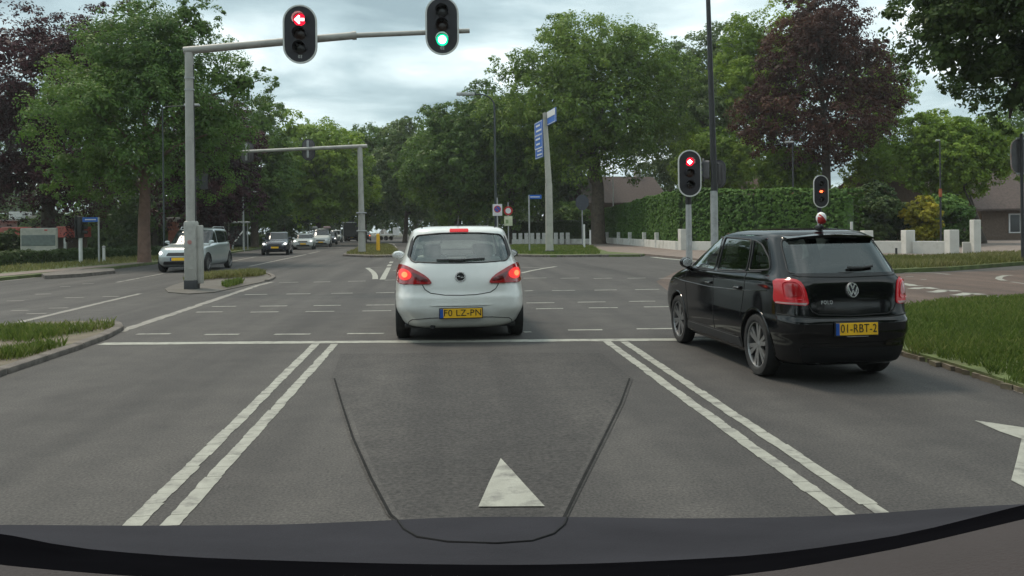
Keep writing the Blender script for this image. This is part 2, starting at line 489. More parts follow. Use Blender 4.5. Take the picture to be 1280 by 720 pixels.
# dashboard mat reflected in the windscreen, put onto the lane as darker asphalt
mat_refl_px = [(414, 474), (424, 508), (437, 548), (460, 600), (484, 645), (520, 676), (600, 683), (680, 678), (706, 655), (728, 610), (757, 552), (780, 505), (791, 474), (752, 442), (600, 441), (426, 443)]
paint_px('mat_reflection', mat_refl_px, ASPH_D, z=.006)
poly_line('mat_reflection_edge', [(p_[0] + (4 if p_[0] < 600 else -4), p_[1]) for p_ in mat_refl_px[:13]], .016, M_MAT_EDGE, z=.0095)
poly_line('mat_reflection_rim', [(p_[0] + (10 if p_[0] < 600 else -10), p_[1]) for p_ in mat_refl_px[1:12]], .030, ASPH, z=.008)  # paler inner band of the same reflected mat edge
# reddish surface of the side street to the right
sheet('side_street', [G(*p)[:2] for p in ((858, 334), (1000, 338), (1110, 343), (1200, 340), (1420, 333), (1420, 372), (1280, 380), (1128, 392), (1100, 400), (860, 384), (820, 352))], .0035, ASPH_R, road)
for pts in ([(1119, 355), (1128, 354.6), (1136, 356), (1143, 357.8), (1150, 357.4)], [(1141, 361.5), (1150, 360), (1158, 359.6), (1165, 361), (1171, 361.4)], [(1164, 365.8), (1173, 365), (1180, 362.8), (1188, 363.4), (1196, 364.6)],
            [(1194, 369.6), (1203, 368.8), (1211, 366.6), (1219, 367.6), (1227, 368.6)], [(1224, 372.8), (1233, 372.4), (1242, 370.4), (1250, 371.4), (1256, 372.4)]):
    poly_line('give_way_mark', pts, .26, M_PAINT_W, z=.008)
poly_line('edge_line', [(1128, 341.4), (1150, 340.8), (1170, 341.6), (1187, 343.4)], .16, M_PAINT_O, z=.008)
poly_line('lane_line', [(1132, 346), (1142, 346)], .18, M_PAINT_O, z=.008)
poly_line('lane_line', [(1151, 349.6), (1158, 349.6)], .18, M_PAINT_O, z=.008)
poly_line('curved_line', [(1266, 344.4), (1257, 344.6), (1250, 346.4), (1248, 348.4), (1252, 350.2), (1256, 351)], .16, M_PAINT_W, z=.008)
poly_line('curved_line', [(1264, 352.6), (1285, 355.6), (1310, 358)], .12, M_PAINT_O, z=.008)
poly_line('crossing_line', [(816, 321.6), (832, 323.4), (850, 325), (875, 327)], .35, M_PAINT_W, z=.008)

# verges, islands
def px_poly(pix): return [G(*p)[:2] for p in pix]
far_l = [GX(395, 260)[:2], GX(-900, 260)[:2], (-150, 20)]
verge_l_edge = [(-150, 366), (0, 351), (60, 345), (130, 338), (205, 329), (290, 316.5), (345, 308.5), (390, 302.5), (418, 298.5), (430, 295.2)]
slab('left_verge', px_poly(verge_l_edge) + far_l, .10, M_TURF, label='grassy verge and trees along the far left side of the road')
slab('left_footpath', px_poly([(-150, 364), (0, 349.6), (60, 343.8), (130, 337), (180, 331.6), (180, 330.2), (130, 334.6), (60, 340.6), (0, 346), (-150, 359)]), .115, M_PAVE, label='narrow paved edge beside the road at the left verge')
slab('left_kerb_island', px_poly([(52, 346), (90, 340.5), (142, 339), (144, 342), (100, 346.5), (56, 349)]), .12, M_KERB, label='low narrow kerbed strip jutting into the road by the blue street sign')
# far median with the second gantry
slab('far_median', px_poly([(430, 320.3), (433, 318.2), (446, 312), (455, 306), (485, 306), (493, 310), (499, 316), (503, 321), (470, 322)]), .11, M_SOIL, label='far median island with dry grass around the second signal gantry')
# right verges
verge_r_edge = [(520, 297.5), (585, 305), (628, 316), (645, 320.5), (690, 321.5), (750, 321), (800, 321), (806, 319.6)]
slab('right_verge', px_poly(verge_r_edge + [(760, 316.5), (747, 312), (735, 308.5), (680, 308), (640, 307)]) , .10, M_TURF, label='grass verge at the far corner under the blue direction sign')
slab('right_pavement', px_poly([(640, 306.9), (680, 307.9), (735, 308.4), (747, 311.9), (760, 316.3), (806, 319.4), (850, 323.5), (900, 329), (1000, 331), (1110, 329.5), (1280, 326.5), (1500, 322), (1500, 300)]) + [GX(1500, 140)[:2], GX(540, 260)[:2], GX(520, 130)[:2]], .09, M_PAVE, label='brown paved footway in front of the hedge and white wall')
slab('right_grass_strip', px_poly([(1000, 341.5), (1060, 342), (1120, 341.6), (1190, 338.6), (1280, 331.5), (1420, 326), (1420, 318), (1280, 322), (1110, 325), (1000, 328)]), .12, M_TURF, label='long grass strip between the side street and the white garden wall')
near_r = [(1112, 436), (1135, 446), (1180, 459), (1230, 475), (1280, 492), (1420, 545), (1600, 520), (1500, 372), (1280, 375), (1180, 383), (1120, 391), (1098, 405)]
slab('near_right_verge', px_poly(near_r), .07, M_TURF, label='grass verge at the near right road edge beside the black car')
near_edge = MB()
# crumbling soil edge along the near right verge
def ragged(pix, n, amp, seed):
    r = random.Random(seed); q = []
    for (x0, y0), (x1, y1) in zip(pix, pix[1:]):
        for k in range(n):
            t = k / n; p = G(x0 + (x1 - x0) * t, y0 + (y1 - y0) * t); q.append((p.x + r.gauss(0, amp), p.y + r.gauss(0, amp)))
    p = G(*pix[-1]); q.append((p.x, p.y)); return q
slab('verge_edge', ragged([(1108, 434), (1135, 447), (1180, 460), (1230, 476), (1280, 494), (1420, 549)], 9, .035, 5) + ragged([(1420, 538), (1280, 484), (1230, 467), (1180, 451), (1137, 439), (1112, 427)], 4, .02, 6), .045, M_SOIL, label='bare earth edge between the near right grass and the asphalt')
paint_px('edge_chip', [(1222, 468.5), (1238, 474), (1256, 481.5), (1250, 480), (1236, 475)], M_PAINT_O)
paint_px('edge_chip', [(1244, 478), (1262, 484), (1280, 491), (1278, 493), (1258, 485.5)], M_PAINT_O)
# island round the first mast
mast_isl = [(206, 362), (214, 358), (232, 352.5), (280, 344.5), (322, 341.5), (338, 343.5), (343, 348), (333, 352), (300, 359), (268, 366), (236, 368), (210, 366)]
slab('centre_island', px_poly(mast_isl), .022, mat('island_paving', (.105, .094, .083), .9, var=.25, scale=3, bump=.3, bscale=40, dirt=(.085, .080, .055), dscale=1.6), label='worn brown paved traffic island around the signal mast')
# near left island with kerb stones
isl = [(-200, 540), (-60, 490), (0, 468), (60, 448), (110, 431), (137, 420), (149, 412.5), (146, 407.5), (132, 404.5), (60, 406), (0, 409), (-90, 414), (-300, 430)]
isl_o = slab('near_island', px_poly(isl), .05, M_SOIL, label='near left traffic island with tufts of grass inside a rounded kerb')
def kerb_run(pix, parent, w=.16, h=.072, step=.95):
    pts = [G(*p) for p in pix]
    d = [0]
    for a, b in zip(pts, pts[1:]): d.append(d[-1] + (b - a).length)
    n = max(1, int(d[-1] / step))
    def at(s):
        for i in range(len(d) - 1):
            if s <= d[i + 1] + 1e-9:
                t = (s - d[i]) / max(1e-9, d[i + 1] - d[i]); return pts[i].lerp(pts[i + 1], t)
        return pts[-1]
    for k in range(n):
        a, b = at(d[-1] * k / n), at(d[-1] * (k + 1) / n)
        dv = b - a; L = dv.length - .012
        an = math.atan2(dv.y, dv.x)
        mb = MB(); mb.rbox((0, 0, h / 2 - .02), (L, w, h + .04), .028)
        o = mb.build('kerb_stone', M_KERB, parent, True)
        o.location = ((a + b) / 2) + Vector((0, 0, rng.uniform(-.006, .006))); o.rotation_euler = (rng.uniform(-.02, .02), 0, an + rng.uniform(-.012, .012))
kerb_run([(-60, 490), (0, 468), (60, 448), (110, 431), (137, 420), (147.5, 413.2)], isl_o)
kerb_run([(147.5, 413), (148, 409), (140, 405.5), (126, 404.6)], isl_o, step=.5)
kerb_run([(232, 352.5), (280, 344.5), (322, 341.5), (338, 343.5), (343, 348), (333, 352)], bpy.data.objects['centre_island'], h=.06, w=.14, step=1.0)
kerb_run([(628, 316), (645, 320.5), (690, 321.5), (750, 321), (803, 320.6)], bpy.data.objects['right_verge'], h=.12, w=.2, step=1.0)
kerb_run([(503, 321), (470, 322), (430, 320.3), (433, 318.2), (446, 312)], bpy.data.objects['far_median'], h=.12, w=.2, step=1.0)

# ------------------------------------------------------------------ grass
def point_in(poly, x, y):
    c = np.zeros(len(x), bool)
    n = len(poly)
    for i in range(n):
        x1, y1 = poly[i][0], poly[i][1]; x2, y2 = poly[i - 1][0], poly[i - 1][1]
        with np.errstate(divide='ignore', invalid='ignore'):
            c ^= ((y1 > y) != (y2 > y)) & (x < (x2 - x1) * (y - y1) / (y2 - y1 + 1e-12) + x1)
    return c
def quads_object(name, V, tint, m, parent=None, per=4):
    n = len(V) // per
    me = bpy.data.meshes.new(name)
    me.vertices.add(len(V)); me.vertices.foreach_set('co', V.astype(np.float32).ravel())
    me.loops.add(n * per); me.loops.foreach_set('vertex_index', np.arange(n * per, dtype=np.int32))
    me.polygons.add(n); me.polygons.foreach_set('loop_start', (np.arange(n) * per).astype(np.int32))
    a = me.attributes.new('tint', 'FLOAT', 'FACE'); a.data.foreach_set('value', tint.astype(np.float32))
    me.materials.append(m)
    me.update(calc_edges=True)
    o = bpy.data.objects.new(name, me); COL.objects.link(o)
    if parent: o.parent = parent
    return o
M_GRASS = leaf_mat('grass_blades', (.066, .100, .024), (.118, .165, .040), (.23, .235, .088), .35)
M_GRASS_DRY = leaf_mat('dry_grass_blades', (.09, .105, .032), (.17, .175, .062), (.29, .26, .13), .3)
def grass(name, poly, n, h, w, z0, m, label, seed=1, patchy=0.0, clumpscale=1.0):
    r = np.random.default_rng(seed)
    P = np.array([(p[0], p[1]) for p in poly])
    lo, hi = P.min(0), P.max(0)
    # denser close to the camera
    pts = np.zeros((0, 2))
    while len(pts) < n:
        q = lo + (hi - lo) * r.random((n * 3, 2))
        k = point_in(poly, q[:, 0], q[:, 1])
        if patchy > 0:
            f = np.sin(q[:, 0] * 2.1 * clumpscale + 1.3 * np.sin(q[:, 1] * 1.7 * clumpscale)) + np.sin(q[:, 1] * 2.7 * clumpscale + 1.1 * np.sin(q[:, 0] * 3.1 * clumpscale))
            k &= (f + r.normal(0, .35, len(f))) > patchy
        pts = np.vstack([pts, q[k]])
    pts = pts[:n]
    f = np.sin(pts[:, 0] * .9 + 2 * np.sin(pts[:, 1] * .5)) * .5 + np.sin(pts[:, 1] * 1.9 + pts[:, 0] * .7) * .3
    hh = h * (0.55 + .9 * r.random(n)) * (1 + .35 * f)
    an = r.random(n) * 2 * np.pi; ln = r.random(n) * .75
    dx, dy = np.cos(an), np.sin(an)
    wa = r.random(n) * np.pi
    sx, sy = np.cos(wa) * w, np.sin(wa) * w
    V = np.zeros((n, 4, 3))
    V[:, 0] = np.stack([pts[:, 0] - sx, pts[:, 1] - sy, np.full(n, z0)], 1)
    V[:, 1] = np.stack([pts[:, 0] + sx, pts[:, 1] + sy, np.full(n, z0)], 1)
    V[:, 2] = np.stack([pts[:, 0] + sx * .7 + dx * ln * hh * .35, pts[:, 1] + sy * .7 + dy * ln * hh * .35, z0 + hh * .6], 1)
    V[:, 3] = np.stack([pts[:, 0] + dx * ln * hh, pts[:, 1] + dy * ln * hh, z0 + hh], 1)
    tint = np.clip(.45 + .25 * f + r.normal(0, .2, n), 0, 1)
    return tag(quads_object(name, V.reshape(-1, 3), tint, m), label, None, None, 'stuff')
grass('grass', ragged([(1112, 431), (1135, 443), (1180, 456.5), (1230, 471.5), (1280, 489), (1420, 543)], 7, .06, 9) + px_poly([ (1600, 520), (1500, 372), (1280, 375), (1180, 383), (1120, 391), (1100, 404)]), 62000, .085, .0055, .06, M_GRASS, 'tall green grass at the near right road edge', 3)
grass('grass', px_poly([(1000, 341), (1120, 341), (1190, 338), (1280, 331), (1420, 326), (1420, 318.5), (1280, 322.5), (1110, 325.5), (1000, 329)]), 26000, .16, .012, .11, M_GRASS_DRY, 'long rough grass beyond the side street before the white wall', 4)
grass('grass', px_poly([(-60, 486), (0, 464), (60, 444), (108, 429), (135, 418), (144, 412), (130, 406.5), (60, 408), (0, 411), (-90, 416)]), 3600, .10, .006, .055, M_GRASS, 'green tufts of grass on the near left traffic island', 5, 1.0)
grass('grass', px_poly([(228, 352), (282, 344.8), (320, 342.4), (333, 344.5), (322, 347.5), (270, 350), (235, 354.5)]), 5000, .13, .010, .05, M_GRASS_DRY, 'dry grass along the back of the mast island', 6, -.2)
grass('grass', px_poly([(276, 359), (300, 353.5), (304, 356.5), (284, 362)]), 900, .12, .008, .05, M_GRASS, 'small green tuft on the mast island paving', 8)
grass('grass', px_poly([(432, 319.6), (446, 312.6), (455, 306.6), (485, 306.6), (493, 310.6), (498, 316), (500, 320), (470, 321)]), 9000, .13, .02, .1, M_GRASS_DRY, 'dry yellowish grass on the far median', 9)
grass('grass', px_poly([(632, 315.4), (646, 319.2), (690, 320.2), (750, 319.8), (745, 312.4), (735, 309.2), (680, 308.8), (642, 308)]), 24000, .14, .018, .09, M_GRASS, 'bright green lawn under the blue direction sign', 10)
grass('grass', px_poly([(-150, 358), (0, 345), (60, 339.8), (130, 333.6), (205, 327.6), (290, 315.6), (345, 308), (390, 302.2), (385, 300), (290, 309), (200, 321), (0, 338), (-150, 348)]), 26000, .14, .018, .09, M_GRASS_DRY, 'short grass verge along the far left side of the road', 11)

grass('weed_tuft', px_poly([(838, 356.5), (846, 355), (856, 355.5), (857, 359), (844, 360)]), 260, .10, .016, .0, leaf_mat('yellow_weed', (.16, .15, .03), (.24, .22, .05), (.34, .30, .08), .3), 'yellowish weed tuft on the road by the front wheel of the black car', 14)

# ------------------------------------------------------------------ trees, hedges, shrubs
M_BARK = mat('bark', (.105, .080, .062), .95, var=.35, scale=5, bump=.8, bscale=14, dirt=(.05, .045, .032), dscale=2.5)
M_BARK_D = mat('dark_bark', (.055, .045, .036), .95, var=.35, scale=5, bump=.8, bscale=14)
LEAF = {
    'lime':   leaf_mat('leaf_lime', (0.075, 0.130, 0.029), (0.131, 0.208, 0.040), (0.225, 0.305, 0.063)),
    'limeb':  leaf_mat('leaf_lime_cool', (0.062, 0.120, 0.036), (0.106, 0.182, 0.047), (0.175, 0.254, 0.063)),
    'mid':    leaf_mat('leaf_mid', (0.057, 0.109, 0.029), (0.106, 0.179, 0.040), (0.181, 0.260, 0.058)),
    'yellow': leaf_mat('leaf_yellow', (0.097, 0.163, 0.027), (0.170, 0.260, 0.040), (0.284, 0.370, 0.067)),
    'grey':   leaf_mat('leaf_grey', (0.065, 0.104, 0.038), (0.115, 0.169, 0.056), (0.187, 0.240, 0.085)),
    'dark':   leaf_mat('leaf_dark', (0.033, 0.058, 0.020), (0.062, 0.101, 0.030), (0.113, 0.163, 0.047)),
    'purple': leaf_mat('leaf_purple', (.022, .011, .016), (.046, .019, .025), (.085, .034, .040), .2),
    'copper': leaf_mat('leaf_copper', (.030, .014, .012), (.066, .026, .021), (.120, .060, .034), .25),
    'gold':   leaf_mat('leaf_gold', (0.156, 0.156, 0.020), (0.284, 0.273, 0.034), (0.483, 0.403, 0.056)),
    'hedge':  leaf_mat('leaf_hedge', (0.050, 0.104, 0.027), (0.093, 0.176, 0.040), (0.156, 0.254, 0.062), .2),
    'hedged': leaf_mat('leaf_hedge_dark', (0.028, 0.052, 0.018), (0.051, 0.083, 0.027), (0.094, 0.127, 0.040), .2),
}
def leaves(C, N0, n, s, spread, r, tint0, flat=0.0):
    """n leaf quads scattered about clump centres C (k,3) whose outward directions are N0"""
    k = len(C)
    idx = r.integers(0, k, n)
    d = r.normal(0, 1, (n, 3)); d /= np.linalg.norm(d, axis=1, keepdims=True)
    o = N0[idx]
    d = d + o * .5; d[:, 2] += .5
    d /= np.linalg.norm(d, axis=1, keepdims=True)
    rad = spread[idx] * (r.random(n) ** .45)
    P = C[idx] + d * rad[:, None] * np.array([1, 1, .8])
    nn = d * 1.1 + o * flat + r.normal(0, .36, (n, 3)); nn[:, 2] += .3
    nn /= np.linalg.norm(nn, axis=1, keepdims=True)
    t = r.normal(0, 1, (n, 3)); t -= nn * (t * nn).sum(1, keepdims=True); t /= np.linalg.norm(t, axis=1, keepdims=True)
    b = np.cross(nn, t)
    sz = s * (.6 + .8 * r.random(n))[:, None]
    V = np.zeros((n, 4, 3))
    V[:, 0] = P - t * sz * .62
    V[:, 1] = P - b * sz * .36 + nn * sz * .08
    V[:, 2] = P + t * sz * .62
    V[:, 3] = P + b * sz * .36 + nn * sz * .08
    tint = np.clip(tint0[idx] + r.normal(0, .13, n), 0, 1)
    return V.reshape(-1, 3), tint
def tree(name, label, base_px, depth, l, rr, top, bot, pal, n, seed, trunk=.3, s=None, extra=(), bark=None, group=None, deep=1.0, shape=0.0, lobes=34, cat='tree', limbs=9, fill=.22, trunk_h=None, lean=0, fillk=.25):
    """crown fills the box l..rr, top..bot of the photograph at that depth; its thickness is like its width"""
    r = np.random.default_rng(seed)
    base = GX(base_px, depth); base.z = 0.0
    root = empty(name, base, 0, label, cat, group)
    c1 = D((l + rr) / 2, (top + bot) / 2, depth)
    rx = (rr - l) / 2 * depth / F; rz = (bot - top) / 2 * depth / F; ry = rx * deep
    cen = np.array(c1 - base)
    s = s or max(.10, depth * .0026)
    # lobes over the crown
    C = []; Nn = []; Rr = []; T = []
    mean = (rx * ry * rz) ** (1 / 3)
    ga = math.pi * (3 - math.sqrt(5))
    LC = []
    for i in range(lobes):
        zf = 1 - 2 * (i + .5) / lobes
        ph = i * ga + r.random() * .6
        q = math.sqrt(1 - zf * zf)
        d = np.array([q * math.cos(ph), q * math.sin(ph), zf]) + r.normal(0, .10, 3)
        wid = 1 - shape * (zf * .5 + .1)
        f = .60 + .22 * r.random()
        p = cen + d * np.array([rx * wid, ry * wid, rz]) * f
        LC.append((p, mean * (.24 + .14 * r.random()), d / np.linalg.norm(d), .45 + r.normal(0, .16)))
    for i in range(int(lobes * fill)):
        d = r.normal(0, .3, 3)
        LC.append((cen + d * np.array([rx, ry, rz]), mean * .3, np.array([0, 0, 1.]), .45))
    for (ex, ey, er) in extra:
        p = np.array(D(ex, ey, depth * (1 - .02 * r.random())) - base)
        d = p - cen; d /= np.linalg.norm(d)
        LC.append((p, er * depth / F, d, .55))
    for p, lr, d, tn in LC:
        k = max(8, int(26 * (lr / (mean * .31)) ** 2))
        u = r.normal(0, 1, (k, 3)); u /= np.linalg.norm(u, axis=1, keepdims=True)
        u = u + d * .45 + np.array([0, 0, .25]); u /= np.linalg.norm(u, axis=1, keepdims=True)
        pos = p + u * lr * (.70 + .38 * r.random((k, 1))) * np.array([1.12, 1.12, .85])
        C.append(pos); Nn.append(u); Rr.append(lr * (.22 + .20 * r.random(k))); T.append(np.clip(tn + r.normal(0, .12, k), 0.02, .98))
    C = np.vstack(C); Nn = np.vstack(Nn); Rr = np.concatenate(Rr); T = np.concatenate(T)
    V, tint = leaves(C, Nn, n, s, Rr, r, T)
    # big inner sprays that close the middle of the crown
    nf = int(n * fillk)
    if nf:
        LP_ = np.array([q_[0] for q_ in LC]); LRr = np.array([q_[1] for q_ in LC]); LT = np.array([q_[3] for q_ in LC])
        c2 = cen + (LP_ - cen) * .86
        V2, t2 = leaves(c2, np.zeros((len(c2), 3)), nf, s * 1.9, LRr * .74, r, LT)
        V = np.vstack([V, V2]); tint = np.concatenate([tint, t2])
    keep = V.reshape(-1, 4, 3)[:, :, 2].min(1) > .15
    V = V.reshape(-1, 4, 3)[keep].reshape(-1, 3); tint = tint[keep]
    quads_object('crown', V, tint, LEAF[pal], root)
    # trunk and limbs
    mb = MB()
    top_p = Vector(cen) + Vector((0, 0, rz * .35))
    fork = Vector((cen[0] * .25 + lean, cen[1] * .25, max(1.2, (cen[2] - rz * .75) if trunk_h is None else trunk_h)))
    pts = [Vector((0, 0, -.15)), Vector((0, 0, .25)), fork * .5 + Vector((r.normal(0, .05), r.normal(0, .05), 0)), fork, fork.lerp(top_p, .5) + Vector((r.normal(0, .3), 0, 0)), top_p]
    mb.tube(pts, [trunk * 1.5, trunk * 1.12, trunk, trunk * .9, trunk * .5, trunk * .1], 10)
    order = sorted(range(len(LC)), key=lambda i: LC[i][0][2])
    for j in range(limbs):
        p = Vector(LC[order[int(j * (len(LC) - 1) / max(1, limbs - 1))]][0])
        a = fork.lerp(top_p, .75 * j / limbs)
        m1 = a.lerp(p, .5) + Vector((0, 0, (p - a).length * .10)) + Vector(r.normal(0, .2, 3))
        q = trunk * (.5 - .25 * j / limbs)
        mb.tube([a, m1, p], [q, q * .65, q * .2], 7)
    mb.build('trunk', bark or M_BARK, root, True, 60)
    return root

tree('lime_tree', 'big green tree with a bare reddish trunk behind the left signal mast', 180, 39.5, 56, 316, 4, 256, 'limeb', 62000, 11, .27, bark=mat('reddish_bark', (.17, .105, .08), .95, var=.3, scale=5, bump=.8, bscale=14, dirt=(.09, .06, .05), dscale=2.5), shape=.85, extra=[(245, 4, 22), (262, 22, 22), (312, 112, 26), (290, 95, 24), (326, 100, 16), (90, 238, 28), (66, 222, 24), (150, 240, 22), (235, 40, 24), (215, 20, 22), (110, 225, 30)], lobes=40, trunk_h=3.6)
tree('purple_beech', 'dark purple beech at the far left edge', 60, 50, -60, 180, 6, 292, 'purple', 48000, 12, .4, fillk=.34, bark=M_BARK_D, extra=[(45, 30, 22), (20, 110, 20), (150, 22, 20), (125, 32, 26), (100, 62, 30), (168, 24, 16), (10, 215, 30), (35, 75, 26)], lobes=40)
tree('purple_beech', 'dark purple beech hidden behind the left mast and green tree', 262, 58, 190, 322, 105, 300, 'purple', 30000, 13, .35, bark=M_BARK_D, extra=[(255, 140, 24), (270, 290, 18)], lobes=34)
GT = 'trees along the avenue'
tree('avenue_tree', 'dark green tree just right of the purple beech behind the silver car', 318, 78, 262, 372, 132, 292, 'mid', 30000, 21, .35, group=GT)
tree('avenue_tree', 'yellow-green rounded tree above the second gantry arm', 398, 92, 335, 462, 146, 290, 'yellow', 34000, 22, .35, group=GT, extra=[(360, 156, 20)])
tree('avenue_tree', 'green tree behind the second gantry post', 455, 118, 400, 515, 150, 292, 'mid', 28000, 23, .35, group=GT)
tree('avenue_tree', 'dark tree low in the gap where the avenue ends', 410, 165, 350, 470, 195, 299, 'dark', 11000, 24, .35, group=GT)
tree('avenue_tree', 'slim grey-green tree with a visible trunk left of the white car', 506, 108, 470, 560, 152, 284, 'grey', 26000, 25, .3, group=GT, extra=[(505, 160, 14)])
tree('avenue_tree', 'dark tree closing the end of the avenue', 520, 190, 440, 600, 190, 299, 'dark', 11000, 26, .35, group=GT)
tree('avenue_tree', 'large grey-green tree right above the white car', 572, 86, 500, 645, 128, 284, 'mid', 36000, 27, .4, group=GT, extra=[(600, 122, 16), (545, 150, 16)])
tree('avenue_tree', 'green tree behind the thin curved lamp post', 640, 84, 560, 712, 108, 276, 'mid', 36000, 28, .4, group=GT, bark=M_BARK_D)
tree('broad_tree', 'tall broad green tree with thick trunk behind the diamond signal', 748, 76, 626, 866, 24, 222, 'lime', 60000, 29, .62, extra=[(640, 90, 26), (700, 40, 24), (815, 140, 26), (850, 100, 26), (650, 150, 26), (690, 190, 28), (735, 215, 16)], lobes=48, trunk_h=5.2, fill=.12)
tree('avenue_tree', 'grey-green tree behind the tall black lamp post', 893, 92, 812, 966, 38, 205, 'grey', 34000, 30, .4, group=GT, fill=.08, bark=M_BARK_D)
tree('copper_beech', 'tall copper-red beech right of the tall lamp post', 1036, 64, 938, 1112, -22, 232, 'copper', 46000, 31, .34, shape=.75, fillk=.10, extra=[(1105, 120, 14), (945, 130, 18), (950, 175, 22), (1000, 10, 16), (1118, 128, 9), (1095, 60, 12), (1050, 5, 18)], lobes=38, bark=M_BARK_D)
tree('green_tree', 'green tree peeping out left of the copper beech', 965, 72, 902, 1028, -2, 196, 'yellow', 20000, 32, .3, lobes=26)
tree('green_tree', 'green tree peeping out right of the copper beech', 1096, 74, 1040, 1140, 45, 262, 'yellow', 20000, 33, .3, lobes=26)
tree('overhanging_tree', 'very dark tree hanging over the top right corner', 1325, 27, 1122, 1520, -170, 118, 'dark', 60000, 34, .38, extra=[(1150, 40, 40), (1170, 90, 34), (1140, 5, 30), (1205, 110, 26), (1240, 95, 34), (1262, 148, 20), (1278, 110, 36), (1190, 30, 40)], lobes=52, bark=M_BARK_D, s=.13)
tree('round_tree', 'round bright green tree in the garden at the right', 1230, 58, 1120, 1264, 140, 252, 'yellow', 42000, 35, .17, lobes=36, trunk_h=1.9, bark=M_BARK_D)
tree('green_tree', 'green tree behind the brown house at the right edge', 1330, 90, 1190, 1420, 100, 285, 'mid', 15000, 36, .35)
tree('green_tree', 'loose light green tree behind the hedge between the signals', 905, 84, 838, 955, 160, 246, 'yellow', 18000, 37, .25, fill=.1, trunk_h=3.0)
tree('green_tree', 'pale green tree above the hedge left of the far right signal', 985, 68, 938, 1032, 178, 258, 'yellow', 20000, 38, .2)
tree('green_tree', 'dark green tree behind the low red building', 40, 96, -90, 170, 110, 296, 'dark', 14000, 39, .4)
tree('green_tree', 'shadowy dark tree behind the trunk of the big green tree', 195, 72, 100, 290, 175, 312, 'dark', 18000, 40, .35, bark=M_BARK_D)
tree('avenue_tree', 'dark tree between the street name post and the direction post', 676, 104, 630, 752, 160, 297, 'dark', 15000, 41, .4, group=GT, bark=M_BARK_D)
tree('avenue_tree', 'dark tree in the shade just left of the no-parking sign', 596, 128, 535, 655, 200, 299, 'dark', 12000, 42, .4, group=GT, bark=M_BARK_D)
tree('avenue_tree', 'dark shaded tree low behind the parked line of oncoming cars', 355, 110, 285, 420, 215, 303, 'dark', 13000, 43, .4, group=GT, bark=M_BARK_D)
tree('avenue_tree', 'dark green tree behind the loose light green tree', 835, 120, 770, 930, 120, 262, 'grey', 16000, 44, .4, group=GT, fill=.05)

for k, (src, x, y, rz, lab) in enumerate((('avenue_tree', -17, -6, .7, 'street tree left of and behind the viewpoint'), ('avenue_tree.005', -15, -26, 2.1, 'street tree well behind the viewpoint on the left'), ('avenue_tree.006', 15, -9, 4.0, 'street tree right of and behind the viewpoint'), ('avenue_tree.005', 13, -30, 5.2, 'street tree well behind the viewpoint on the right'))):
    t_ = copy_tree(bpy.data.objects[src]); t_.location = (x, y, 0); t_.rotation_euler = (0, 0, rz); t_['label'] = lab
def shrub(name, label, base_px, depth, l, rr, top, bot, pal, n, seed, cat='shrub', group=None, lobes=18, shape=0.2, s=None):
    return tree(name, label, base_px, depth, l, rr, top, bot, pal, n, seed, .06, s, (), M_BARK_D, group, 1.0, shape, lobes, cat, 6, .3, .5)
shrub('conifer_shrub', 'dark grey-green spreading conifer behind the white wall', 1095, 52, 1052, 1136, 228, 316, 'hedged', 22000, 51, shape=.6)
shrub('golden_shrub', 'golden yellow-green shrub behind the white wall', 1151, 50, 1129, 1174, 243, 312, 'gold', 9000, 52)
shrub('round_bush', 'large rounded dark green bush right of the golden shrub', 1184, 53, 1150, 1216, 236, 312, 'hedge', 16000, 53)
shrub('round_bush', 'small dark bush by the gate pier at the right', 1206, 50, 1190, 1222, 290, 316, 'dark', 5000, 54)
shrub('round_bush', 'dark undergrowth bush by the low red building', 20, 52, -15, 45, 290, 330, 'dark', 6000, 55)
shrub('round_bush', 'pale green bush beneath the broad tree trunk', 712, 96, 690, 738, 252, 298, 'mid', 7000, 56)

